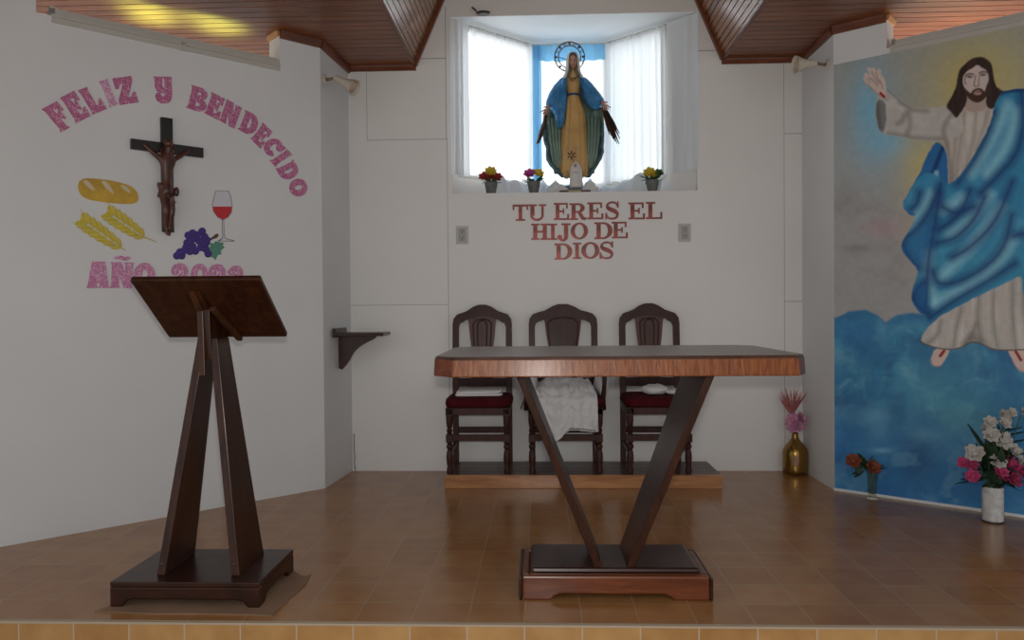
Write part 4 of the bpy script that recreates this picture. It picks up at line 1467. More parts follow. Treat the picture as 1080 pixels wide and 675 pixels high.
def board_leg(b0, b1, t0, t1, th):
    """plank leg: lower front/back points, upper front/back points, thickness along x"""
    mb = MB()
    h = th / 2
    lo = [Vector(b0) + Vector((-h, 0, 0)), Vector(b0) + Vector((h, 0, 0)), Vector(b1) + Vector((h, 0, 0)), Vector(b1) + Vector((-h, 0, 0))]
    hi = [Vector(t0) + Vector((-h, 0, 0)), Vector(t0) + Vector((h, 0, 0)), Vector(t1) + Vector((h, 0, 0)), Vector(t1) + Vector((-h, 0, 0))]
    mb.loft([lo, hi])
    return mb


yf, yb = -0.13, 0.13
board_leg((-0.125, yf, bh), (-0.125, yb, bh), (0.004, -0.03, 1.008), (0.004, 0.085, 1.008), 0.033).build('leg', MAHOGX, root, bevel=0.003)
board_leg((0.168, yf, bh), (0.168, yb, bh), (0.050, -0.03, 1.008), (0.050, 0.085, 1.008), 0.033).build('leg', MAHOGX, root, bevel=0.003)
# slanted board: high edge towards the hall, low edge towards the reader
tl = rel(atY(143, 294, 2.83), LB); tr = rel(atY(280, 297, 2.83), LB)
bl2 = rel(atY(172, 352, 3.13), LB); br2 = rel(atY(297, 352, 3.13), LB)
zt = (tl.z + tr.z) / 2; zb = (bl2.z + br2.z) / 2 - 0.016
xl, xr = (tl.x + bl2.x) / 2, (tr.x + br2.x) / 2
dY = Vector((0, 0.30, zb - zt)); Ln = dY.length; dY.normalize()
nB = Vector((0, -dY.z, dY.y))    # upper side normal
nB = nB if nB.z > 0 else -nB
o0 = Vector((0, 2.83 - LB.y, zt))
mb = MB()
mb.prism([o0 + Vector((xl, 0, 0)), o0 + Vector((xr, 0, 0)), o0 + Vector((xr, 0, 0)) + dY * Ln, o0 + Vector((xl, 0, 0)) + dY * Ln], nB * 0.024)
mb.build('reading_board', MAHOGX, root, bevel=0.006)
mb = MB()
q = o0 + dY * (Ln - 0.022)
mb.prism([q + Vector((xl + .03, 0, 0)) + nB * 0.0242, q + Vector((xr - .03, 0, 0)) + nB * 0.0242, q + Vector((xr - .03, 0, 0)) + nB * 0.04, q + Vector((xl + .03, 0, 0)) + nB * 0.04], dY * 0.018)
mb.build('book_ledge', MAHOGX, root, bevel=0.003)
# wedge bracket under the board with its front batten
xc = rel(atY(219, 340, 2.98), LB).x
mb = MB()
u0 = o0 + dY * (Ln * 0.16); u1 = o0 + dY * (Ln * 0.995)
mb.prism([u0 + Vector((xc - 0.018, 0, -.001)), u1 + Vector((xc - 0.018, 0, -.001)), Vector((xc - 0.018, u1.y, u1.z - 0.02)), Vector((xc - 0.018, 0.03, 0.92)), Vector((xc - 0.018, -0.035, 0.92)), Vector((xc - .018, -0.05, u0.z - 0.075))], (0.036, 0, 0))
mb.build('board_bracket', MAHOGX, root, bevel=0.003)
mb = MB()
mb.prism([u0 + Vector((xc - 0.03, -.002, -.002)), Vector((xc - 0.03, -0.055, u0.z - 0.08)), Vector((xc - 0.022, -0.060, 0.86)), Vector((xc - 0.022, -0.044, 0.86)), Vector((xc - 0.03, -0.030, u0.z - 0.07)), u0 + Vector((xc - 0.03, 0.02, -.018))], (0.024, 0, 0))
mb.build('front_batten', wood('batten_wood', (0.036, 0.014, 0.006), (0.085, 0.034, 0.014), (14, 14, 1.2)), root, bevel=0.003)
mb = MB()
a_ = o0 + dY * (Ln * 0.42); b_ = o0 + dY * (Ln * 0.99)
mb.prism([a_ + Vector((xc + 0.02, 0, -.001)), b_ + Vector((xc + 0.062, 0, -.001)), b_ + Vector((xc + 0.085, 0, -.001)), a_ + Vector((xc + 0.045, 0, -.001))], -nB * 0.02)
mb.build('diagonal_strut', wood('strut_wood', (0.036, 0.014, 0.006), (0.08, 0.032, 0.014), (14, 14, 1.2)), root, bevel=0.003)
for (sx_, s2) in ((-0.125, -0.5), (0.168, 0.5)):
    mb = MB(); mb.lathe([(0.007, 0), (0.007, 0.003), (0.004, 0.005)], n=10, M=Matrix.Translation((sx_ + (0.0045 if sx_ < 0 else -0.0035), yf + 0.0045, bh + 0.045)) @ Matrix.Rotation(R(90 - 6), 4, 'X'))
    mb.build('screw', METALD, root)

# cardboard under the lectern
mb = MB()
edge = [(100, 645.5), (118, 646), (160, 648), (210, 648), (255, 649), (287, 650), (296, 641), (302, 637), (305, 632), (314, 625), (324, 615), (326, 609), (328, 606), (320, 609), (315, 606), (305, 600), (240, 600), (160, 622), (116, 640)]
mb.prism([atZ(px, py, 0.0008) for px, py in edge], (0, 0, 0.004))
tag(mb.build('cardboard_sheet', CARD), 'brown torn cardboard sheet lying under the lectern base', 'cardboard')

# ================================================================== ALTAR TABLE
TB = Vector((0.277, 3.085, 0))
TRZ = R(0.2)
root = empty('altar_table', TB, TRZ, 'long wooden altar table with chamfered corners on V-shaped legs', 'table')
mb = MB()
hw, hd, ch_ = 0.668, 0.385, 0.075
zt, tb = 0.949, 0.072
oct_ = [(-hw + ch_, -hd), (hw - ch_ + .03, -hd), (hw, -hd + ch_), (hw, hd - ch_), (hw - ch_, hd), (-hw + ch_, hd), (-hw, hd - ch_), (-hw, -hd + ch_)]
a = [mb.bm.verts.new(Vector((p[0] * 1.004, p[1] * 1.016, zt - tb))) for p in oct_]
b = [mb.bm.verts.new(Vector((p[0], p[1], zt - 0.012))) for p in oct_]
c = [mb.bm.verts.new(Vector((p[0] * 0.992, p[1] * 0.986, zt))) for p in oct_]
mb.mi = 0
mb._f(a[::-1])
for i in range(8):
    k = (i + 1) % 8
    mb.mi = 0
    if i in (1, 7): mb.mi = 2
    mb._f([a[i], a[k], b[k], b[i]])
    mb.mi = 1
    mb._f([b[i], b[k], c[k], c[i]])
mb.mi = 1
mb._f(c)
mb.build('tabletop', [TABW, TABTOP, REDW], root, bevel=0.004)
for sg in (-1, 1):
    mb = MB()
    th = 0.032
    x0, x1 = sg * 0.062, sg * 0.362
    z0, z1 = 0.118, zt - tb - 0.002
    y0a, y0b, y1a, y1b = -0.145, 0.12, -0.205, 0.235
    lo = [(x0 - th / 2, y0a, z0), (x0 + th / 2, y0a, z0), (x0 + th / 2, y0b, z0), (x0 - th / 2, y0b, z0)]
    hi = [(x1 - th / 2, y1a, z1), (x1 + th / 2, y1a, z1), (x1 + th / 2, y1b, z1), (x1 - th / 2, y1b, z1)]
    mb.loft([lo, hi])
    mb.build('leg', MAHOGX, root, bevel=0.003)
mb = MB()
# plinth with a scooped front
pw, pd, ph = 0.358, 0.175, 0.094
prof = [(-pw, 0), (-pw + 0.115, 0), (-pw + 0.122, 0.014), (-pw + 0.15, 0.024), (pw - 0.17, 0.024), (pw - 0.148, 0.014), (pw - 0.13, 0), (pw, 0), (pw, ph), (-pw, ph)]
mb.prism([(p[0], -pd, p[1]) for p in prof], (0, 0.03, 0))
mb.prism([(p[0], pd - 0.03, p[1]) for p in prof], (0, 0.03, 0))
mb.box((-pw, -pd + 0.03, 0), (-pw + 0.03, pd - 0.03, ph))
mb.box((pw - 0.03, -pd + 0.03, 0), (pw, pd - 0.03, ph))
mb.box((-pw + 0.03, -pd + 0.03, ph - 0.02), (pw - 0.03, pd - 0.03, ph))
mb.build('plinth', REDW, root, bevel=0.008)
for p_ in ((-pw - 0.012, -pw), (pw, pw + 0.012)):
    mb = MB()
    mb.box((p_[0], -pd - 0.004, 0.0), (p_[1], pd + 0.004, ph - 0.004))
    mb.build('plinth_cheek', MAHOG, root, bevel=0.005)
mb = MB()
cw, cdp = 0.325, 0.155
mb.box((-cw, -cdp, ph), (cw, cdp, 0.118))
mb.build('plinth_cap', MAHOG, root, bevel=0.012)

# ================================================================== PLATFORM UNDER THE CHAIRS
DA = atZ(469, 516, 0); DZ = 0.083
DX0, DX1, DY0, DY1 = -0.606, 1.108, 4.725, 5.16
root = empty('wooden_platform', ((DX0 + DX1) / 2, (DY0 + DY1) / 2, 0), 0, 'low wooden platform with orange front board beneath the three chairs', 'platform')
hx, hy = (DX1 - DX0) / 2, (DY1 - DY0) / 2
mb = MB()
n = 4
for i in range(n):
    y0 = -hy + 0.02 + (2 * hy - 0.02) * i / n
    mb.box((-hx, y0, DZ - 0.02), (hx, y0 + (2 * hy - 0.02) / n - 0.003, DZ))
mb.build('deck', DAIST, root, bevel=0.002)
mb = MB(); mb.box((-hx - 0.002, -hy - 0.002, 0), (hx + 0.002, -hy + 0.02, DZ + 0.001))
mb.build('front_board', DAISW, root, bevel=0.003)
mb = MB()
mb.box((-hx, -hy + 0.02, 0), (-hx + 0.02, hy, DZ - 0.02)); mb.box((hx - 0.02, -hy + 0.02, 0), (hx, hy, DZ - 0.02)); mb.box((-hx + .02, hy - 0.02, 0), (hx - .02, hy, DZ - 0.02))
mb.build('side_board', DAISW, root)


# ================================================================== CHAIRS
TURN = [(.018, 0), (.021, .02), (.015, .045), (.020, .07), (.022, .10), (.019, .135), (.013, .15), (.021, .165), (.021, .175), (.014, .185), (.021, .20)]
TURN2 = [(.021, .245), (.013, .258), (.021, .27), (.013, .283), (.018, .295), (.022, .33), (.022, .365)]


def make_chair(W, wide_splat, arms, topz, label):
    root = empty('chair', (0, 0, 0), 0, label, 'chair', 'chairs behind the altar table')
    h = W / 2
    fyy, ryy = -0.195, 0.185
    fx = h - 0.022
    seat_z = 0.415
    for s_ in (-1, 1):
        mb = MB()
        mb.lathe(TURN, (s_ * fx, fyy, 0), 14)
        mb.box((s_ * fx - .021, fyy - .021, .20), (s_ * fx + .021, fyy + .021, .245))
        mb.lathe(TURN2, (s_ * fx, fyy, 0), 14)
        mb.box((s_ * fx - .022, fyy - .022, .365), (s_ * fx + .022, fyy + .022, seat_z))
        mb.build('leg', CHAIRW, root, smooth=True)
    for s_ in (-1, 1):
        mb = MB()
        mb.box((s_ * (h - .02) - .019, ryy - .02, 0), (s_ * (h - .02) + .019, ryy + .02, seat_z))
        mb.build('leg', CHAIRW, root, bevel=0.003)
    mb = MB()
    mb.box((-fx + .02, fyy - .012, .205), (fx - .02, fyy + .012, .245))
    mb.build('stretcher', CHAIRW, root, bevel=0.003)
    mb = MB()
    mb.box((-h + .03, ryy - .012, .195), (h - .03, ryy + .012, .235))
    mb.build('stretcher', CHAIRW, root, bevel=0.003)
    for s_ in (-1, 1):
        mb = MB()
        mb.box((s_ * (fx) - .011, fyy + .02, .12), (s_ * (fx) + .011, ryy - .019, .145))
        mb.build('stretcher', CHAIRW, root, bevel=0.003)
    mb = MB()
    mb.box((-h, fyy - .022, seat_z - .045), (h, ryy - .02, seat_z))
    mb.build('seat_frame', CHAIRW, root, bevel=0.004)
    # domed cushion
    mb = MB()
    rings = []
    for t, (k, z) in enumerate([(0.985, .0), (1.03, .012), (1.035, .03), (1.01, .048), (0.93, .058), (0.6, .064), (0.2, .066)]):
        hx_, hy_ = h * k + .004, .195 * k
        ring = []
        for a in range(32):
            an = 2 * math.pi * a / 32
            c_, s2 = math.cos(an), math.sin(an)
            e = 0.32
            ring.append((hx_ * math.copysign(abs(c_) ** e, c_), -0.022 + hy_ * math.copysign(abs(s2) ** e, s2), seat_z + .001 + z))
        rings.append(ring)
    mb.loft(rings)
    mb.build('seat', REDV, root, smooth='all')
    # back frame: one outline of stiles and crest, rounded shoulders
    yb0, yb1 = ryy - .016, ryy + .016
    lean = 0.05

    def bp(x, z):
        return (x, lean * max(0, z - seat_z) / (topz - seat_z), z)
    sh = topz - 0.085      # height of the shoulder outer corner
    half_out = [(h, seat_z), (h, sh - .05), (h - .006, sh - .012), (h - .03, sh + .018), (h - .065, sh + .030), (h * .52, sh + .042), (h * .30, topz - .014), (h * .13, topz - .001), (0, topz)]
    half_in = [(h - .042, seat_z), (h - .042, sh - .07), (h - .05, sh - .045), (h - .075, sh - .032), (h * .60, sh - .026), (h * .5, sh - .016), (h * .36, sh - .004), (h * .16, sh + .004), (0, sh + .004)]
    mb = MB()
    for s_ in (-1, 1):
        for i in range(len(half_out) - 1):
            q = [bp(s_ * half_out[i][0], half_out[i][1]), bp(s_ * half_out[i + 1][0], half_out[i + 1][1]), bp(s_ * half_in[i + 1][0], half_in[i + 1][1]), bp(s_ * half_in[i][0], half_in[i][1])]
            mb.prism([(p[0], p[1] + yb0, p[2]) for p in q], (0, yb1 - yb0, 0))
    bmesh.ops.remove_doubles(mb.bm, verts=mb.bm.verts, dist=1e-5)
    mb.build('back_frame', CHAIRW, root)
    mb = MB()
    lr = seat_z + 0.095
    mb.box((-h + .038, yb0 + .006, lr), (h - .038, yb1 + .006, lr + .055))
    mb.build('back_rail', CHAIRW, root, bevel=0.004)
    # vase splat
    sw = 0.075 if not wide_splat else 0.10
    tw = h * .5 if not wide_splat else h * .58
    prof = [(sw, lr + .05), (sw * .98, lr + .2), (sw * 1.02, lr + .28), (sw * 1.12, lr + .34), (tw * .92, sh - .03), (tw * 1.02, sh - .005), (tw * .9, sh + .015)]
    mb = MB()
    pts = [(-p[0], p[1]) for p in prof][::-1] + [(p[0], p[1]) for p in prof]
    pts = [(-p[0], p[1]) for p in prof] + [(p[0], p[1]) for p in prof[::-1]]
    mb.prism([(bp(*p)[0], bp(*p)[1] + yb0 + .008, p[1]) for p in pts], (0, .016, 0))
    sp = mb.build('splat', SPLATW if not wide_splat else CHAIRW, root)
    # carved beads on the splat
    mb = MB()
    for k in ((0.72, .38) if not wide_splat else (0.88,)):
        topc = sh - .005 - (1 - k) * .03
        path = [bp(-sw * k, lr + .06), bp(-sw * k * .98, lr + .2), bp(-sw * 1.02 * k, lr + .28), bp(-sw * 1.1 * k, lr + .34), bp(-tw * .86 * k, topc - .035), bp(-tw * .6 * k, topc - .008), bp(0, topc), bp(tw * .6 * k, topc - .008), bp(tw * .86 * k, topc - .035), bp(sw * 1.1 * k, lr + .34), bp(sw * 1.02 * k, lr + .28), bp(sw * k * .98, lr + .2), bp(sw * k, lr + .06)]
        mb.tube([(p[0], p[1] + yb0 + .008, p[2]) for p in path], 0.005, 6)
    mb.build('bead', CHAIRW, sp, smooth='all')
    if arms:
        for s_ in (-1, 1):
            ax = s_ * (h + .012)
            mb = MB()
            mb.tube([(ax, ryy - .02, seat_z + .25), (ax, 0.05, seat_z + .245), (ax + s_ * .01, -0.10, seat_z + .235), (ax + s_ * .012, -0.16, seat_z + .225)], [(.02, .014), (.024, .014), (.026, .015), (.024, .018)], 10)
            arm = mb.build('armrest', CHAIRW, root, smooth='all')
            mb = MB()
            mb.tube([(ax, -0.06, seat_z - .03), (ax, -0.075, seat_z + .04), (ax + s_ * .006, -0.11, seat_z + .13), (ax + s_ * .01, -0.12, seat_z + .23)], [.022, .017, .014, .016], 10)
            mb.build('arm_post', CHAIRW, arm, smooth='all')
    return root


CH_Y = 4.97
xs = [atZ(504.5, 500, DZ).x, (atZ(562, 500, DZ).x + atZ(632, 500, DZ).x) / 2, atZ(697.5, 500, DZ).x]
c_left = make_chair(0.405, False, False, 1.065, 'dark wooden chair with red seat holding a folded white cloth')
DZ += 0.0015
c_left.location = (xs[0], CH_Y, DZ)
c_mid = make_chair(0.465, True, True, 1.065, 'wider dark wooden armchair in the middle, draped with white cloth')
c_mid.location = (xs[1], CH_Y, DZ)
c_right = copy_tree(c_left)
c_right.location = (xs[2] - 0.01, CH_Y, DZ)
c_right['label'] = 'dark wooden chair with red seat holding a crumpled white bundle'

SEAT = DZ + 0.415 + 0.001 + 0.066
# folded cloth on the left chair
root = empty('folded_cloth', (xs[0], CH_Y - 0.06, SEAT), R(3), 'white cloth folded flat on the red seat of the left chair', 'cloth')
for i, (w_, d_, z_) in enumerate(((0.15, 0.10, 0.0), (0.142, 0.094, 0.016))):
    mb = MB()
    rings = []
    for k, z in ((0.97, 0.0), (1.0, 0.004), (1.0, 0.011), (0.97, 0.015)):
        rings.append([(w_ * k * math.copysign(abs(math.cos(t)) ** .2, math.cos(t)) + .004 * math.sin(3 * t + i), d_ * k * math.copysign(abs(math.sin(t)) ** .2, math.sin(t)), z_ + z + 0.004 * i * math.cos(t)) for t in [2 * math.pi * j / 40 for j in range(40)]])
    mb.loft(rings)
    mb.build('fold', WHITEC, root, smooth='all')


def nz(p, s, seed=0):
    return noise.noise(Vector((p[0] * s + seed, p[1] * s + seed * 1.7, p[2] * s - seed)))


# crumpled bundle on the right chair
root = empty('cloth_bundle', (xs[2] + 0.035, CH_Y - 0.05, SEAT - 0.004), 0, 'small crumpled white cloth bundle on the red seat of the right chair', 'cloth')
for (c_, r_, nm) in (((-0.055, -0.02, 0.034), (0.085, 0.075, 0.034), 'bundle'), ((0.085, -0.02, 0.020), (0.075, 0.07, 0.020), 'loose_end')):
    mb = MB(); mb.ball(c_, r_, 28, 18)
    for v in mb.bm.verts:
        d = nz(v.co, 26, 3) * 0.010 + nz(v.co, 60, 5) * 0.004
        n_ = (v.co - Vector(c_)).normalized()
        v.co += n_ * d
        v.co.z = max(v.co.z, 0.001)
    mb.build(nm, WHITEC, root, smooth='all')

# white cloth draped over the middle chair
cb = Vector((xs[1], CH_Y, DZ))
root = empty('draped_cloth', cb, 0, 'large white lace-edged cloth heaped on the middle chair and hanging over its seat', 'cloth')
zs = 0.415 + 0.068


def drape(u, v):
    # v 0 -> back of the seat, 1 -> hem; u across
    x = -0.185 + 0.37 * u
    hem = 0.215 + 0.035 * math.sin(u * 7.0 + 0.6) * (1 - u) + (0.055 * math.exp(-((u - 0.36) / 0.16) ** 2))
    if u < 0.18:
        hem -= 0.13 * (1 - u / 0.18)
    ll = v * (0.40 + hem)
    seat_len = 0.37
    yb_ = 0.155
    heap = 0.11 * math.exp(-((u - 0.5) / 0.42) ** 2) + 0.02 * math.sin(u * 9)
    if ll < seat_len:
        t = ll / seat_len
        y = yb_ - ll
        z = zs + 0.004 + heap * math.sin(math.pi * min(1, t * 0.78 + 0.22)) * 1.0
    else:
        t = (ll - seat_len)
        ang = min(t / 0.06, 1) * math.pi / 2
        y = yb_ - seat_len - 0.035 * math.sin(ang) - 0.012 * math.sin(u * 21) * min(1, t / .1)
        z = zs + 0.004 + heap * 0.0 - 0.03 * (1 - math.cos(ang)) - max(0, t - 0.06)
    p = Vector((x + 0.03 * (u - 0.5) * v, y, z))
    a = nz((u, v, 0), 5, 2) * 0.042 + nz((u, v, 0), 11, 4) * 0.022 + nz((u, v, 0), 24, 6) * 0.008
    p.y -= abs(a) * (1.0 if ll > seat_len else 0.3)
    p.z += abs(a) * (0.9 if ll < seat_len else 0.0)
    return p


mb = MB(); mb.grid(drape, 70, 70)
mb.build('cloth', WHITEC, root, smooth='all', solid=0.003)
for (c_, r_) in (((-0.238, -0.02, zs + 0.055), (0.062, 0.12, 0.085)), ((0.240, 0.0, zs + 0.06), (0.045, 0.11, 0.085))):
    mb = MB(); mb.ball(c_, r_, 30, 20)
    for v in mb.bm.verts:
        d = nz(v.co, 18, 7) * 0.018 + nz(v.co, 45, 9) * 0.006
        v.co += (v.co - Vector(c_)).normalized() * d
    mb.build('gathered_end', WHITEC, root, smooth='all')
# dark zigzag trim on the hem
mb = MB()
pts = []
for i in range(25):
    u = 0.55 + 0.40 * i / 24
    p = drape(u, 0.985)
    pts.append((p.x, p.y - 0.006, p.z + (0.006 if i % 2 else 0.0)))
mb.tube(pts, 0.0022, 5)
mb.build('hem_trim', BLACKP, root)
# dark ribbon ends at its left
mb = MB()
mb.prism([(-0.262, -0.215, zs - 0.015), (-0.250, -0.215, zs - 0.01), (-0.275, -0.225, zs - 0.075), (-0.284, -0.225, zs - 0.07)], (0, 0.003, 0))
mb.build('ribbon', BLACKP, root)

# ================================================================== CORNER SHELF (left return wall)
ang = math.atan2(BACK - p0.y, -1.318 - p0.x)
SY = 4.985
SX = p0.x + (SY - p0.y) / (BACK - p0.y) * (-1.318 - p0.x)
root = empty('wall_shelf', (SX + 0.001, SY, 0), 0, 'small dark wooden wall shelf on a curved bracket beside the back wall', 'shelf')
zsf = atY(385, 350.5, SY).z
xe = atY(405, 350, SY - 0.08).x - SX
mb = MB(); mb.box((0.012, -0.11, zsf - 0.022), (xe, 0.13, zsf)); mb.build('shelf_board', MAHOG, root, bevel=0.003)
mb = MB(); mb.box((0.004, -0.14, zsf - 0.03), (0.024, 0.14, zsf + 0.03)); mb.build('back_strip', MAHOG, root, bevel=0.002)
mb = MB()
h_ = 0.235
br = [(0.012, zsf - 0.022), (xe - 0.055, zsf - 0.022), (xe - 0.075, zsf - 0.04)] + [(0.045 + (xe - 0.13) * (1 - t) ** 1.0 * (1 - 0.35 * math.sin(math.pi * t)), zsf - 0.045 - (h_ - 0.05) * t) for t in [i / 10 for i in range(11)]] + [(0.035, zsf - h_ - 0.008), (0.012, zsf - h_)]
mb.prism([(p[0], -0.035, p[1]) for p in br], (0, 0.03, 0)); mb.build('bracket', MAHOG, root, bevel=0.002)

# ================================================================== WALL LAMPS
def wall_lamp(base, nrm, knuckle, tip, label):
    root = empty('wall_lamp', base, 0, label, 'lamp', 'white wall spotlights')
    nrm = Vector(nrm).normalized()
    q = nrm.to_track_quat('Z', 'Y').to_matrix().to_4x4()
    mb = MB(); mb.lathe([(.034, 0.001), (.034, .008), (.028, .014), (.010, .017)], n=20, M=q); mb.build('wall_plate', LAMPW, root, smooth=True)
    k = Vector(knuckle) - Vector(base)
    mb = MB(); mb.tube([nrm * .014, nrm * .03, k], [.011, .009, .009], 10); mb.build('arm', BRASSD, root, smooth='all')
    t = Vector(tip) - Vector(base)
    d = (t - k); L = d.length
    q2 = Matrix.Translation(k) @ d.normalized().to_track_quat('Z', 'Y').to_matrix().to_4x4()
    mb = MB(); mb.lathe([(.004, -.006), (.018, -.004), (.021, .006), (.023, L * .40), (.028, L * .52), (.042, L * .8), (.052, L), (.049, L), (.039, L * .82), (.02, L * .6)], n=22, M=q2, cap=False)
    mb.build('lamp_head', LAMPW, root, smooth=True)
    mb = MB(); mb.lathe([(.019, L * .6), (.034, L * .8), (.038, L * .88), (.022, L * .96), (.004, L * .985)], n=18, M=q2); mb.build('bulb', LAMPIN, root, smooth='all')
    return root


lb = Vector((p0.x + (4.79 - p0.y) / (BACK - p0.y) * (-1.318 - p0.x), 4.79, 0)); lb.z = atY(344, 84, 4.79).z
wall_lamp(lb, (1, -.05, 0), atY(354, 82, 4.78), atY(374, 92.5, 4.74), 'small white wall spotlight pointing down, left of the back wall')
rb_ = Vector((1.775, 4.77, atY(871, 68, 4.77).z))
wall_lamp(rb_, (-1, 0, 0), atY(860, 66.5, 4.76), atY(839, 68, 4.74), 'small white wall spotlight near the mural, right of the back wall')

# ================================================================== OUTLETS
for (px, py, lab) in ((487.5, 248, 'grey double power outlet on white wall, left of the copper lettering'), (722, 245.5, 'grey double power outlet on white wall, right of the copper lettering')):
    p = atY(px, py, BACK)
    root = empty('power_outlet', (p.x, BACK, p.z), 0, lab, 'outlet', 'outlets on the back wall')
    mb = MB(); mb.box((-.042, -.009, -.062), (.042, -.0005, .062)); mb.build('cover_plate', PLASTW, root, bevel=0.004)
    mb = MB()
    mb.box((-.026, -.0115, -.046), (.026, -.009, .046))
    mb.build('insert', PLASTG, root, bevel=0.001)
    for zz in (-.024, .024):
        mb = MB()
        for xx, zz2 in ((-.008, .004), (.008, .004), (0, -.009)):
            mb.box((xx - .002, -.0122, zz + zz2 - .005), (xx + .002, -.0114, zz + zz2 + .005))
        mb.build('socket', BLACKP, root)

# cable in the left corner
mb = MB()
pts = [(-1.303, BACK - .010, 0.26), (-1.302, BACK - .011, 0.2), (-1.305, BACK - .010, 0.14), (-1.298, BACK - .012, 0.10), (-1.303, BACK - .012, 0.07), (-1.296, BACK - .014, 0.006)]
mb.tube(pts, 0.0025, 6)
tag(mb.build('cable', CABLE), 'thin black cable hanging in the left corner of the back wall', 'cable')

# ================================================================== BAY CURTAINS
def curtain(name, pts, z0, z1, folds, amp, mat, label, parts=True, seed=0, nu=160, nv=26, hem=0.0):
    """hanging cloth along plan polyline pts"""
    P = [Vector((p[0], p[1], 0)) for p in pts]
    seg = [(P[i + 1] - P[i]).length for i in range(len(P) - 1)]
    tot = sum(seg)

    def plan(u):
        d = u * tot
        for i, s_ in enumerate(seg):
            if d <= s_ or i == len(seg) - 1:
                return P[i].lerp(P[i + 1], min(1, d / s_)), (P[i + 1] - P[i]).normalized()
            d -= s_
    base = P[0].lerp(P[-1], 0.5)
    root = empty(name, (base.x, base.y, z0), 0, label, 'curtain')

    def fn(u, v):
        c, d = plan(u)
        n_ = Vector((-d.y, d.x, 0))
        ph = folds * 2 * math.pi * (u + 0.03 * math.sin(u * 9 + seed) + 0.02 * (v - .5) * math.sin(u * 5 + seed))
        a = amp * (0.65 + 0.5 * (1 - v)) * (0.7 + 0.5 * math.sin(u * 13 + seed * 2))
        off = a * math.sin(ph) + 0.3 * a * math.sin(2.3 * ph + seed)
        z = z0 + (z1 - z0) * v + (hem * math.sin(ph * .5 + seed) * (1 - v))
        return Vector((c.x + n_.x * off - base.x, c.y + n_.y * off - base.y, z - z0))
    mb = MB(); mb.grid(fn, nu, nv)
    mb.build('panel', mat, root, smooth='all')
    if parts:
        mb = MB()
        mb.tube([(p.x - base.x, p.y - base.y + .022, z1 - z0 - 0.012) for p in P], 0.004, 8)
        mb.build('rod', METALD, root, smooth='all')
    return root


def ins(a, b, t, off):
    """point at share t of a->b, pushed 'off' metres inwards (towards the room)"""
    p = a.lerp(b, t)
    d = (b - a).normalized()
    n_ = Vector((d.y, -d.x, 0))
    return (p.x + n_.x * off, p.y + n_.y * off)


HEM = 2.055
curtain('white_curtain', [ins(fl, bl, 0.16, .045), ins(fl, bl, 0.93, .045)], HEM, 3.095, 8, 0.016, CURT, 'sheer white curtain over the left side of the bay window', seed=1, hem=.006)
curtain('white_curtain', [ins(br_, fr, 0.05, .045), ins(br_, fr, 0.72, .045)], HEM, 3.095, 9, 0.015, CURT2, 'sheer white curtain over the right side of the bay window', seed=4, hem=.006)
curtain('satin_curtain', [(NL - 0.005, BACK - 0.03), (NL + 0.03, BACK - 0.02), ins(fl, bl, 0.14, .05)], HEM - 0.01, 3.105, 3, 0.016, SATIN, 'shiny white satin drape at the far left of the niche', parts=False, seed=2)
curtain('satin_cloth', [ins(br_, fr, 0.73, .03), ins(br_, fr, 0.99, .03), (NR + .005, BACK - 0.012)], HEM + 0.005, 3.12, 1.2, 0.006, SATIN, 'flat white satin cloth pinned at the far right of the niche', parts=False, seed=6)
root = curtain('blue_drape', [ins(bl, br_, -0.02, .075), ins(bl, br_, 0.115, .075)], SILL + .16, 3.09, 1.6, 0.012, BLUEC, 'blue sheer drape framing the window behind the tall statue', parts=False, seed=3)
bb = Vector((root.location.x, root.location.y, SILL + .16))
mb = MB()
pA, pB = ins(bl, br_, 0.0, .06), ins(bl, br_, 1.0, .06)


def val(u, v):
    return Vector((pA[0] + (pB[0] - pA[0]) * u - bb.x, pA[1] + 0.010 * math.sin(u * 40) - bb.y, 2.98 + 0.115 * v - 0.012 * math.sin(math.pi * u) * (1 - v) - bb.z))


mb.grid(val, 60, 4); mb.build('valance', BLUEC, root, smooth='all')
curtain('back_curtain', [ins(bl, br_, 0.05, .03), ins(bl, br_, 0.99, .03)], HEM - .05, 3.07, 5, 0.006, CURT, 'sheer white curtain over the middle window behind the statue', parts=False, seed=9)

# gathered white cloth lying along the back of the shelf
root = empty('shelf_cloth', (0.23, 5.55, SILL), 0, 'gathered white cloth along the back of the niche shelf', 'cloth')
mb = MB()
path = [Vector(ins(fl, bl, 0.35, .11) + (0,)), Vector(ins(fl, bl, 0.93, .10) + (0,)), Vector(ins(bl, br_, .5, .10) + (0,)), Vector(ins(br_, fr, 0.07, .10) + (0,)), Vector(ins(br_, fr, 0.75, .10) + (0,))]


def ruf(u, v):
    d = u * 4
    i = min(3, int(d)); p = path[i].lerp(path[i + 1], d - i)
    hgt = 0.13 + 0.03 * math.sin(u * 23) + 0.02 * math.sin(u * 51)
    th = v * math.pi
    o = 0.045 * math.cos(th) + 0.008 * math.sin(u * 90)
    dirn = (path[i + 1] - path[i]).normalized()
    n_ = Vector((-dirn.y, dirn.x, 0))
    q = p + n_ * o
    return Vector((q.x - 0.23, q.y - 5.55, 0.002 + hgt * math.sin(th) * (0.9 + 0.1 * math.sin(u * 70))))


mb.grid(ruf, 160, 14); mb.build('cloth', fabric('shelf_cloth_white', (0.78, 0.8, 0.82), 0.35), root, smooth='all')

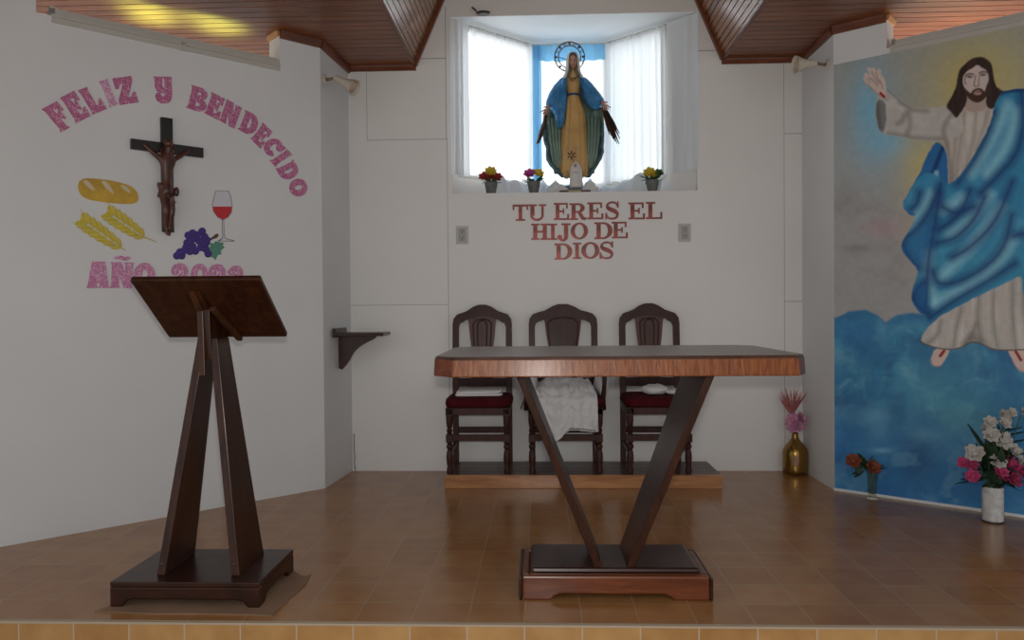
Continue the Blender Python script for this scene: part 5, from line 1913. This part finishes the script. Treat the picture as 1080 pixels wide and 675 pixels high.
# little metal clips above the niche
p = atY(510, 16, BACK)
root = empty('metal_clip', (p.x, BACK, p.z), 0, 'small dark metal clip over the top left of the niche', 'clip')
mb = MB(); mb.lathe([(.036, -.008), (.045, -.004), (.045, .008), (.036, .012)], n=20, M=Matrix.Translation((0, -.032, 0)) @ Matrix.Diagonal((1.05, .65, 1, 1))); mb.build('clip_body', METALD, root, smooth=True)
mb = MB(); mb.tube([(-.05, -.001, .03), (-.062, -.02, .036), (-.078, -.03, .045)], .006, 6); mb.build('hook', METALD, root)


# ================================================================== STATUE
def at_shelf(px, Y): return atY(px, 200, Y).x


STY = 5.485
stx = at_shelf(604, STY)
k_ = STY / FPX           # metres per pixel there
ST_ = lambda cx, cy: ((cx / 3.75 + 550 - 604) * k_, None, atY(604, 30 + cy / 3.75, STY).z - SILL)   # from the zoomed view
root = empty('statue', (stx, STY, SILL), 0, 'tall painted statue of a veiled woman in blue cloak and ochre dress', 'statue')


def stz(cy): return atY(604, 30 + cy / 3.75, STY).z - SILL
def stp(cx): return (cx / 3.75 + 550 - 604) * k_


# base
mb = MB()
mb.lathe([(.155, 0), (.16, .008), (.15, .022), (.135, .03)], n=28, sq=(1, .6))
mb.build('base', BASEM, root, smooth=True)
mb = MB()
mb.ball((0, 0, .045), (.12, .085, .04), 20, 10)
mb.build('globe', plain('grey_blue_globe', (0.16, 0.19, 0.2), 0.5, var=0.3), root, smooth='all')

# dress
NS = 48
rows = [  # (zoom y, half width px at zoom, depth, fold amplitude)
    (586, 50, .075, .010), (560, 51, .078, .011), (500, 50, .078, .010), (440, 47, .074, .009), (380, 43, .070, .008), (330, 38, .064, .006), (295, 31, .058, .004), (272, 25, .052, .002), (262, 24, .050, .001), (245, 27, .056, .001), (225, 29, .058, .001), (205, 31, .050, .001), (190, 24, .038, 0), (178, 11, .028, 0), (165, 9, .026, 0)]
rings = []
for cy, hw_, dp, fa in rows:
    hw_ = hw_ / 3.75 * k_
    ring = []
    cxm = stp(210 if cy > 300 else 207)
    for i in range(NS):
        a = 2 * math.pi * i / NS
        f_ = fa * math.cos(11 * a + cy * .004) + fa * .5 * math.cos(17 * a + 1)
        ring.append((cxm + (hw_ + f_) * math.cos(a), (dp + f_) * math.sin(a), stz(cy)))
    rings.append(ring)
mb = MB(); mb.loft(rings)
dress = mb.build('dress', DRESS, root, smooth='all')
mb = MB()
mb.lathe([(.0905, -.012), (.096, 0), (.0905, .012)], n=32, M=Matrix.Translation((stp(207), 0, stz(267))) @ Matrix.Diagonal((.0415 / .0905 * 1.04, .0525 / .0905 * 1.06, .7, 1)), cap=False)
mb.build('sash', BLUEBL, dress, smooth='all')

# cloak: wide sheet held open behind the dress, lining in front
LS = [(200, 158), (225, 148), (260, 134), (300, 112), (340, 94), (380, 90), (420, 86), (450, 90), (470, 99), (490, 97), (515, 98), (540, 112), (565, 135), (586, 156)]
RS = [(200, 254), (225, 268), (260, 292), (300, 318), (340, 326), (380, 327), (420, 328), (450, 327), (470, 325), (490, 327), (515, 318), (540, 304), (565, 288), (586, 274)]


def cloak_pt(u, v, back=0.0):
    t = v * (len(LS) - 1); i = min(int(t), len(LS) - 2); f = t - i
    cy = LS[i][0] + (LS[i + 1][0] - LS[i][0]) * f
    xl_ = stp(LS[i][1] + (LS[i + 1][1] - LS[i][1]) * f); xr_ = stp(RS[i][1] + (RS[i + 1][1] - RS[i][1]) * f)
    x_ = xl_ + (xr_ - xl_) * u
    c = 2 * u - 1
    y_ = 0.075 - 0.075 * abs(c) ** 2.2 + 0.012 * math.sin(u * 42 + v * 3) * min(1, v * 2) + back
    zz = stz(cy) + 0.006 * math.sin(u * 25)
    return Vector((x_, y_, zz))


mb = MB()
NU, NV = 64, 40
mb.mi = 0
mb.grid(lambda u, v: cloak_pt(u, v), NU, NV)
mb.mi = 1
mb.grid(lambda u, v: cloak_pt(u, v, 0.012 + 0.02 * math.sin(math.pi * u)), NU, NV)
mb.build('cloak', [LINING, CLOAK], root, smooth='all')
# rippled front borders of the cloak lining
for sgn, edge_ in ((-1, LS), (1, RS)):
    mb = MB()
    pts = []
    for i in range(5, len(edge_)):
        pts.append((stp(edge_[i][1] - sgn * 8), -0.012 + 0.014 * math.sin(i * 2.2), stz(edge_[i][0])))
    mb.tube(pts, [(.016, .013)] * len(pts), 8)
    for i in range(6, len(edge_), 2):
        mb.ball((stp(edge_[i][1] - sgn * 10), -0.012, stz(edge_[i][0])), (.018, .014, .022), 10, 8)
    mb.build('cloak_border', plain('teal_border_paint', (0.045, 0.11, 0.13), 0.45, var=0.3, vscale=14), root, smooth='all')
# vertical folds of the lining
for sgn in (-1, 1):
    mb = MB()
    for x0_, x1_ in ((56, 48), (70, 56), (84, 62), (97, 72)):
        y0_ = 345 + abs(x0_ - 70) * .6
        pts = []
        for j in range(8):
            t = j / 7
            zx = 209 + sgn * (x0_ + (x1_ - x0_) * t ** 1.3 + 4 * math.sin(t * 3.1))
            pts.append((stp(zx), 0.0 - .012 * math.sin(math.pi * t), stz(y0_ + (575 - y0_) * t)))
        mb.tube(pts, [(.006 + .010 * math.sin(math.pi * min(1, j / 7 + .1)), .012) for j in range(8)], 8)
    mb.build('cloak_fold', LINING, root, smooth='all')

# blue mantle over shoulders and arms
for sgn in (-1, 1):
    c0x = 207
    mb = MB()
    if sgn < 0:
        path = [(190, 196, .0), (170, 212, .0), (150, 240, -.015), (134, 270, -.03), (120, 296, -.05), (110, 312, -.07)]
        rr = [.030, .042, .050, .052, .042, .026]
    else:
        path = [(224, 196, .0), (246, 212, .0), (262, 236, -.015), (280, 262, -.03), (300, 284, -.05), (314, 300, -.07)]
        rr = [.030, .042, .050, .050, .040, .026]
    mb.tube([(stp(a), b2, stz(c)) for a, c, b2 in path], [(r_ * .95, r_ * .85) for r_ in rr], 18)
    slv = mb.build('sleeve', CLOAK, root, smooth='all')
    # the hanging part of the mantle
    mb = MB()
    if sgn < 0:
        outl = [(176, 200), (150, 222), (122, 280), (106, 310), (124, 328), (136, 352), (142, 392), (154, 402), (168, 388), (176, 340), (182, 290), (180, 240)]
    else:
        outl = [(236, 200), (262, 222), (288, 262), (318, 298), (322, 318), (300, 324), (282, 330), (262, 310), (248, 286), (240, 250)]
    cxo = sum(p[0] for p in outl) / len(outl); cyo = sum(p[1] for p in outl) / len(outl)
    rings = []
    for kk, dy_ in ((1.0, .0), (1.0, -.03), (.9, -.055), (.6, -.068), (.2, -.07)):
        rings.append([(stp(cxo + (p[0] - cxo) * kk), dy_ - .012 + .006 * math.sin(i * 1.7), stz(cyo + (p[1] - cyo) * kk)) for i, p in enumerate(sm(outl, 2))])
    mb.loft(rings)
    mb.build('mantle_drape', CLOAK, root, smooth='all')

# hands with separate fingers
for sgn, hx_, hy_ in ((-1, 104, 322), (1, 322, 308)):
    H0 = Vector((stp(hx_ - sgn * 9), -.075, stz(hy_ - 10)))
    V_ = [H0, H0 + Vector((sgn * .012, -.008, -.022)), H0 + Vector((sgn * .020, -.012, -.042))]
    E_ = [(0, 1), (1, 2)]
    R_ = [(.014, .012), (.018, .011), (.018, .009)]
    for j in range(4):
        f0 = V_[2] + Vector((sgn * (-.010 + .0085 * j), -.002 * j, -.004 + .003 * j))
        f1 = f0 + Vector((sgn * (.006 + .004 * j), -.006, -.022 + .004 * abs(j - 1)))
        f2 = f1 + Vector((sgn * (.004 + .003 * j), .001, -.016 + .004 * abs(j - 1)))
        b_ = len(V_)
        V_ += [f0, f1, f2]; R_ += [(.0062, .006), (.0052, .005), (.004, .004)]
        E_ += [(2, b_), (b_, b_ + 1), (b_ + 1, b_ + 2)]
    t0_ = V_[1] + Vector((sgn * .014, -.012, .002)); t1_ = t0_ + Vector((sgn * .018, -.010, -.002))
    b_ = len(V_); V_ += [t0_, t1_]; R_ += [(.0068, .006), (.005, .005)]
    E_ += [(1, b_), (b_, b_ + 1)]
    skin_figure('hand', V_, E_, R_, SKIN, root, 1, 1)
# metal rays falling from the hands
for sgn in (-1, 1):
    mb = MB()
    if sgn < 0:
        src = (100, 340); tips = [(64, 466), (70, 464), (76, 450), (82, 440), (88, 420), (94, 410)]
    else:
        src = (324, 326); tips = [(343, 436), (350, 440), (357, 452), (364, 462), (372, 470), (380, 472), (383, 452), (382, 432)]
    for i, t in enumerate(tips):
        a = Vector((stp(src[0] + sgn * (-6 + 12 * i / len(tips))), -.07, stz(src[1])))
        b = Vector((stp(t[0]), -.10, stz(t[1])))
        mb.tube([a, a.lerp(b, .6), b], [.007, .0085, .0025] if sgn > 0 else [.010, .014, .006], 5)
    mb.build('hand_rays', BRONZE, root)

# head with a face
hx, hz = stp(207), stz(137)
hr = .036
mb = MB()
mb.ball((hx, -.012, hz), (.0335, .039, .052), 28, 22)
for v in mb.bm.verts:
    p = v.co - Vector((hx, -.012, hz))
    if p.z < -.012: p.x *= 1 - .42 * min(1, (-.012 - p.z) / .04)
    if p.y < 0:
        nz_ = math.exp(-((p.x / .0065) ** 2)) * math.exp(-(((p.z + .004) / .012) ** 2))
        p.y -= .011 * nz_
        for ex in (-.0135, .0135):
            p.y += .006 * math.exp(-(((p.x - ex) / .008) ** 2 + ((p.z - .006) / .006) ** 2))
        p.y -= .003 * math.exp(-((p.x / .010) ** 2 + ((p.z + .024) / .005) ** 2))
        p.y -= .004 * math.exp(-((p.x / .012) ** 2 + ((p.z + .044) / .008) ** 2))
    v.co = p + Vector((hx, -.012, hz))
head = mb.build('head', SKIN, root, smooth='all')
for ex in (-.0135, .0135):
    mb = MB(); mb.ball((hx + ex, -.0440, hz + .006), (.0062, .004, .0028), 10, 6); mb.build('eye', DARKP, head, smooth='all')
    mb = MB(); mb.tube([(hx + ex - .009, -.0445, hz + .014), (hx + ex, -.0475, hz + .0165), (hx + ex + .009, -.0445, hz + .014)], .0014, 5); mb.build('eyebrow', DARKP, head)
mb = MB(); mb.ball((hx, -.0495, hz - .0235), (.0085, .003, .0028), 10, 6); mb.build('mouth', LIPS, head, smooth='all')
mb = MB()
mb.ball((hx, .002, hz + .012), (.039, .042, .049), 24, 14)
mb.build('hair', DARKP, head, smooth='all')
# veil: a hood open in front
mb = MB()


def veil(u, v):
    a = R(-52) + u * R(284)
    prof = [(0.0, .072), (.026, .066), (.042, .045), (.047, .01), (.048, -.03), (.054, -.07), (.070, -.10), (.080, -.125)]
    t = v * (len(prof) - 1); i = min(int(t), len(prof) - 2); f = t - i
    r_ = prof[i][0] + (prof[i + 1][0] - prof[i][0]) * f
    z_ = prof[i][1] + (prof[i + 1][1] - prof[i][1]) * f
    r_ *= 1 + .03 * math.sin(u * 40) * v
    return Vector((hx + r_ * math.cos(a), -.002 + r_ * .98 * math.sin(a), hz + z_ + .004))


mb.grid(veil, 48, 28)
mb.build('veil', VEIL, root, smooth='all', solid=0.004)
mb = MB()
mb.tube([(stp(186), -.052, stz(196)), (stp(196), -.066, stz(206)), (stp(207), -.072, stz(210)), (stp(218), -.066, stz(206)), (stp(228), -.052, stz(196))], .003, 6)
mb.ball((stp(204), -.07, stz(216)), .006, 8, 6); mb.ball((stp(196), -.068, stz(213)), .005, 8, 6); mb.ball((stp(214), -.068, stz(213)), .005, 8, 6)
mb.build('necklace', BRONZE, root, smooth='all')
# filigree halo
hc = Vector((stp(195), .045, stz(104)))
ro_ = 61 / 3.75 * k_; ri_ = 44 / 3.75 * k_
mb = MB()
for rr, w_ in ((ro_ - .004, .0045), (ri_, .004)):
    mb.tube([(hc.x + rr * math.cos(t), hc.y, hc.z + rr * math.sin(t)) for t in [2 * math.pi * i / 48 for i in range(49)]], w_, 6, cap=False)
for i in range(16):
    t = 2 * math.pi * i / 16
    rm = (ro_ + ri_) / 2
    c = Vector((hc.x + rm * math.cos(t), hc.y, hc.z + rm * math.sin(t)))
    if i % 2:
        mb.tube([c + Vector((.008 * math.cos(q), 0, .008 * math.sin(q))) for q in [2 * math.pi * j / 10 for j in range(11)]], .0022, 5, cap=False)
    else:
        e = Vector((math.cos(t), 0, math.sin(t)))
        s2 = Vector((-math.sin(t), 0, math.cos(t)))
        for j in range(6):
            q = math.pi * j / 6
            dv = e * math.cos(q) + s2 * math.sin(q)
            mb.tube([c - dv * .009, c + dv * .009], .0018, 4)
halo = mb.build('halo', BRONZE, root, smooth='all')
mb = MB(); mb.tube([(hx, .045, hz + .02), (hc.x, hc.y, hc.z - ri_)], .004, 6); mb.tube([(hc.x - ri_, hc.y, hc.z), (hx - .03, .03, hz + .03)], .003, 5)
mb.build('halo_stem', BRONZE, halo)

# small white figurine in front of the statue
FY = 5.285
fx_ = at_shelf(607.5, FY); kf = FY / FPX
root = empty('figurine', (fx_, FY, SILL), 0, 'small white veiled figurine with a star crown at the feet of the tall statue', 'figurine')
zf = lambda cy: atY(604, 120 + cy / 7.5, FY).z - SILL
mb = MB()
mb.box((-.115, -.03, 0), (.10, .03, .016))
mb.build('base', BASEM, root, bevel=.006)
mb = MB(); mb.box((-.055, -.0315, .003), (.035, -.0302, .013)); mb.build('name_plate', LABELM, root)
rings = []
for cy, hw_ in ((585, 50), (560, 51), (520, 50), (490, 47), (460, 44), (440, 42), (425, 38), (410, 30), (395, 22), (383, 12), (378, 3)):
    hw_ = hw_ / 7.5 * kf
    rings.append([((hw_ + .002 * math.cos(9 * a)) * math.cos(a), (hw_ * .62 + .002 * math.cos(9 * a)) * math.sin(a), max(.016, zf(cy))) for a in [2 * math.pi * i / 32 for i in range(32)]])
mb = MB(); mb.loft(rings); mb.build('robe', FIGW, root, smooth='all')
mb = MB(); mb.ball((-.006, -.022, zf(412)), (.0105, .011, .0145), 14, 10); mb.build('face', plain('figurine_face', (0.36, 0.27, 0.22), 0.5), root, smooth='all')
mb = MB(); mb.tube([(-.016, -.028, zf(470)), (-.004, -.036, zf(462)), (.008, -.028, zf(472))], .0055, 7); mb.build('folded_hands', FIGW, root, smooth='all')
mb = MB()
sc = Vector((-.030, 0, zf(327)))
mb.tube([(sc.x + .012 * math.cos(t), 0, sc.z + .012 * math.sin(t)) for t in [2 * math.pi * i / 16 for i in range(17)]], .0035, 5, cap=False)
for i in range(6):
    t = math.pi / 6 + i * math.pi / 3
    c = sc + Vector((.024 * math.cos(t), 0, .024 * math.sin(t)))
    mb.ball(c, .006, 8, 6)
    mb.tube([sc + Vector((.012 * math.cos(t), 0, .012 * math.sin(t))), c], .002, 4)
mb.tube([(sc.x + .005, .003, sc.z - .012), (-.012, .006, zf(395))], .002, 5)
mb.build('star_crown', BRONZE, root, smooth='all')
for nm, xx, w_, h_, lab in (('crumpled_cloth', -.135, .075, .070, 'crumpled white cloth left of the small figurine'), ('crumpled_cloth', .105, .05, .075, 'crumpled white cloth right of the small figurine')):
    mb = MB(); mb.ball((0, 0, h_ * .45), (w_, .026, h_ * .6), 28, 18)
    for v in mb.bm.verts:
        d = nz(v.co, 30, 11 + xx) * .022 + nz(v.co, 70, 3) * .007
        v.co += (v.co - Vector((0, 0, h_ * .4))).normalized() * d
        v.co.z = max(.001, v.co.z)
    o = mb.build(nm, WHITEC, smooth='all')
    o.location = (fx_ + xx, FY + .060, SILL)
    tag(o, lab, 'cloth')


# ================================================================== FLOWERS
def petal_flower(mb, c, r, axis=(0, -.4, 1), n=3, seed=0):
    """ruffled bloom from rings of cupped petals"""
    rnd = random.Random(seed)
    q = Vector(axis).normalized().to_track_quat('Z', 'Y').to_matrix()
    c = Vector(c)
    for ring in range(n):
        k = 7 - ring
        rr = r * (1 - .28 * ring)
        tilt = R(18 + 26 * ring)
        for j in range(k):
            a = 2 * math.pi * (j + .5 * ring) / k + rnd.uniform(-.2, .2)
            d = Vector((math.cos(a), math.sin(a), 0)); s_ = Vector((-math.sin(a), math.cos(a), 0))
            tl_ = tilt + rnd.uniform(-.15, .15)
            def pp(u, v):
                L = rr * u
                wv = rr * .42 * math.sin(math.pi * min(1, u * .82 + .1)) * (2 * v - 1)
                z = L * math.sin(tl_) + .12 * rr * (2 * v - 1) ** 2 + .25 * rr * u * u * (0.2 - .0)
                return c + q @ (d * L * math.cos(tl_) + s_ * wv + Vector((0, 0, z)))
            mb.grid(pp, 3, 2)
    mb.ball(c + q @ Vector((0, 0, r * .15)), r * .3, 8, 6)


def leaf(mb, a, b, w_, sag=.0):
    a, b = Vector(a), Vector(b)
    d = b - a
    s_ = d.cross(Vector((0, 0, 1)))
    if s_.length < 1e-6: s_ = Vector((1, 0, 0))
    s_.normalize()
    def pp(u, v):
        return a + d * u + s_ * (w_ * math.sin(math.pi * (u * .9 + .05)) * (2 * v - 1)) + Vector((0, 0, -sag * u * u + .15 * w_ * abs(2 * v - 1)))
    mb.grid(pp, 6, 2)


def pot(px, Y, flowers, label, seed):
    x_ = at_shelf(px, Y)
    root = empty('flower_pot', (x_, Y, SILL), 0, label, 'potted flowers', 'small flower pots on the niche shelf')
    mb = MB(); mb.lathe([(.030, 0), (.032, .004), (.046, .078), (.048, .082), (.043, .082), (.040, .07)], n=20, cap=True); mb.build('pot', POTG, root, smooth=True)
    rnd = random.Random(seed)
    mb = MB()
    for i in range(22):
        a = rnd.uniform(0, 6.28); el = rnd.uniform(.05, 1.0); L = rnd.uniform(.05, .095)
        s_ = Vector((.02 * math.cos(a), .02 * math.sin(a), .078))
        leaf(mb, s_, s_ + Vector((math.cos(a) * math.cos(el) * L, math.sin(a) * math.cos(el) * L, math.sin(el) * L * .8)), .014, .012)
    mb.build('leaves', LEAF2, root)
    for (dx, dz, r_, mat) in flowers:
        mb = MB(); petal_flower(mb, (dx, -.025, .085 + dz), r_, (dx * 4, -.8, .6), 3, seed + int(dx * 1000)); mb.build('blossom', mat, root)
    return root


PY = 5.30
pot(518, PY, [(0.0, .062, .046, YELP), (-.042, .026, .046, REDP), (.038, .024, .044, REDP), (-.004, .024, .040, REDP)], 'grey pot of yellow and red flowers, leftmost on the niche shelf', 1)
pot(563, PY, [(-.026, .038, .048, MAGP), (.034, .042, .042, YELP)], 'grey pot with a magenta and a yellow flower, left of the tall statue', 2)
pot(688, PY, [(-.022, .036, .048, YELP), (.038, .036, .036, LEAF2), (.012, .026, .034, YELP)], 'grey pot of yellow flowers and greenery right of the tall statue', 3)

# gold bottle vase in the right corner
bx = Vector((atZ(837, 498, 0).x - .004, 5.155, 0))
root = empty('bottle_vase', bx, 0, 'gold bottle-shaped vase with pink and red dried flowers in the right corner', 'vase')
mb = MB(); mb.lathe([(.070, 0), (.079, .006), (.081, .03), (.081, .14), (.076, .165), (.058, .195), (.036, .218), (.024, .238), (.020, .26), (.022, .275), (.017, .275), (.015, .25)], n=32); mb.build('bottle', GOLD, root, smooth='all')
mb = MB(); mb.prism([(-.035, -.0745, .125), (-.012, -.0815, .135), (-.008, -.0825, .075), (-.038, -.0735, .07)], (0, -.002, 0)); mb.build('tag', plain('pink_tag', (0.35, 0.2, 0.16), 0.6), root)
mb = MB()
rnd = random.Random(5)
for i in range(8):
    a = rnd.uniform(0, 6.28)
    c = (.038 * math.cos(a) * rnd.uniform(.4, 1), .03 * math.sin(a) - .01, .335 + rnd.uniform(-.03, .04))
    petal_flower(mb, c, .046, (math.cos(a), -.8, .5), 4, i)
mb.build('pink_bloom', PINKF, root)
mb = MB()
for i in range(46):
    a = rnd.uniform(-1.15, 1.15)
    L = rnd.uniform(.08, .19)
    s_ = Vector((-.022, 0, .39)); e = Vector((math.sin(a * .55) * L - .022, rnd.uniform(-.03, .03), .40 + math.cos(a * .6) * L))
    mb.tube([s_, s_.lerp(e, .55) + Vector((rnd.uniform(-.006, .006), 0, 0)), e], [.005, .0035, .0006], 4)
mb.build('red_plume', REDF, root)
mb = MB(); mb.tube([(.0, 0, .24), (0, 0, .34), (-.02, 0, .40)], .003, 5); mb.tube([(.004, 0, .24), (.02, 0, .33)], .0025, 5); mb.build('stems', LEAF, root)

# glass vase with orange roses
gv = atZ(921, 526.5, 0)
gv.y += .012
root = empty('glass_vase', gv, 0, 'slim clear glass vase with two orange roses before the mural', 'vase')
mb = MB(); mb.lathe([(.032, 0), (.034, .006), (.020, .012), (.022, .02), (.030, .15), (.032, .155), (.028, .154), (.020, .03), (.002, .022)], n=24); mb.build('vase', VGLASS, root, smooth='all')
ks = gv.y / FPX
rx = lambda px: (px - 921) * ks
rz = lambda py: atY(921, py, gv.y).z
for cx_, cy_, r_ in ((900, 484.5, .048), (919, 491, .050)):
    mb = MB(); petal_flower(mb, (rx(cx_), -.02, rz(cy_) - .01), r_, (-.3 if cx_ < 910 else .2, -.8, .5), 4, cx_)
    mb.build('rose', ROSE, root)
mb = MB()
for a_, b_, w_ in (((912, 497), (901, 503), .018), ((910, 489), (908, 481), .026), ((916, 492), (909, 483), .028), ((913, 494), (904, 491), .024), ((922, 496), (934, 493), .022), ((916, 496), (912, 486), .026), ((908, 492), (906, 500), .018), ((918, 488), (923, 483), .02), ((910, 492), (905, 486), .024)):
    leaf(mb, (rx(a_[0]), 0.0, rz(a_[1])), (rx(b_[0]), -.02, rz(b_[1])), w_, .0)
    leaf(mb, (rx(a_[0]), 0.02, rz(a_[1])), (rx(b_[0]), .01, rz(b_[1]) + .01), w_, .0)
mb.build('leaves', LEAF, root)
mb = MB(); mb.tube([(0.003, 0, .03), (-.004, 0, .14), (rx(913), 0, rz(494)), (rx(901), -.01, rz(486))], .0035, 6); mb.tube([(-.004, .004, .03), (.004, 0, .14), (rx(919), -.01, rz(494))], .0035, 6); mb.build('stems', LEAF2, root)

# white cylinder vase with the big bouquet
wv = atZ(1052.5, 552.5, 0)
wv.y += .045
root = empty('cylinder_vase', wv, 0, 'white speckled cylinder vase of white and pink flowers before the mural', 'vase')
kw = wv.y / FPX
hv = atY(1052, 513, wv.y).z
mb = MB(); mb.lathe([(.046, 0), (.050, .004), (.050, hv), (.046, hv), (.044, hv - .03)], n=32); mb.build('vase', CERAM, root, smooth=True)
mb = MB(); mb.lathe([(.0505, 0.0), (.0525, .004), (.0505, .009)], n=32, cap=False); mb.build('foot_ring', METALD, root, smooth='all')
bx_ = lambda px: (px - 1052.5) * kw
bz_ = lambda py: atY(1052, py, wv.y).z
B4 = lambda p: (1000 + p[0] / 4.5, 410 + p[1] / 4.5)
whites = [((125, 290), .052), ((255, 235), .058), ((185, 200), .044), ((225, 328), .046), ((315, 285), .045), ((180, 140), .036), ((180, 165), .030), ((270, 120), .040), ((245, 145), .034), ((345, 105), .036), ((345, 340), .036), ((275, 95), .028)]
pinks = [((75, 332), .032), ((125, 345), .036), ((105, 390), .038), ((240, 375), .040), ((300, 345), .046), ((320, 375), .044), ((300, 415), .044), ((265, 400), .036), ((345, 365), .034)]
for lst, mat, nm in ((whites, WHTP, 'white_blossom'), (pinks, HOTP, 'pink_blossom')):
    for i, (p, r_) in enumerate(lst):
        px, py = B4(p)
        mb = MB(); petal_flower(mb, (bx_(px), -.055 + .03 * math.sin(i * 2.1), bz_(py) - .01), r_, ((px - 1050) * .02, -.9, .45), 4, i + 40)
        mb.build(nm, mat, root)
mb = MB()
rnd = random.Random(9)
for i in range(90):
    a = rnd.uniform(0, 6.28); el = rnd.uniform(-.15, 1.35); L = rnd.uniform(.10, .24) * (1.25 if el > .8 else 1)
    s_ = Vector((rnd.uniform(-.03, .06), rnd.uniform(-.03, .03), hv + rnd.uniform(.0, .15)))
    e = s_ + Vector((math.cos(a) * math.cos(el) * L * .75, math.sin(a) * math.cos(el) * L * .5, math.sin(el) * L))
    leaf(mb, s_, e, .020, .02)
for p in ((345, 235), (300, 180), (320, 200)):
    px, py = B4(p)
    leaf(mb, (.05, 0, bz_(py) - .03), (bx_(px) + .06, -.03, bz_(py)), .022, .0)
mb.build('leaves', LEAF, root)
mb = MB()
for lst in (whites, pinks):
    for i, (p, r_) in enumerate(lst):
        px, py = B4(p)
        mb.tube([(.01 * math.sin(i), .01 * math.cos(i), hv - .06), (bx_(px) * .3, -.01, hv + .05), (bx_(px), -.03, bz_(py) - .02)], .003, 5)
mb.build('stems', LEAF2, root)
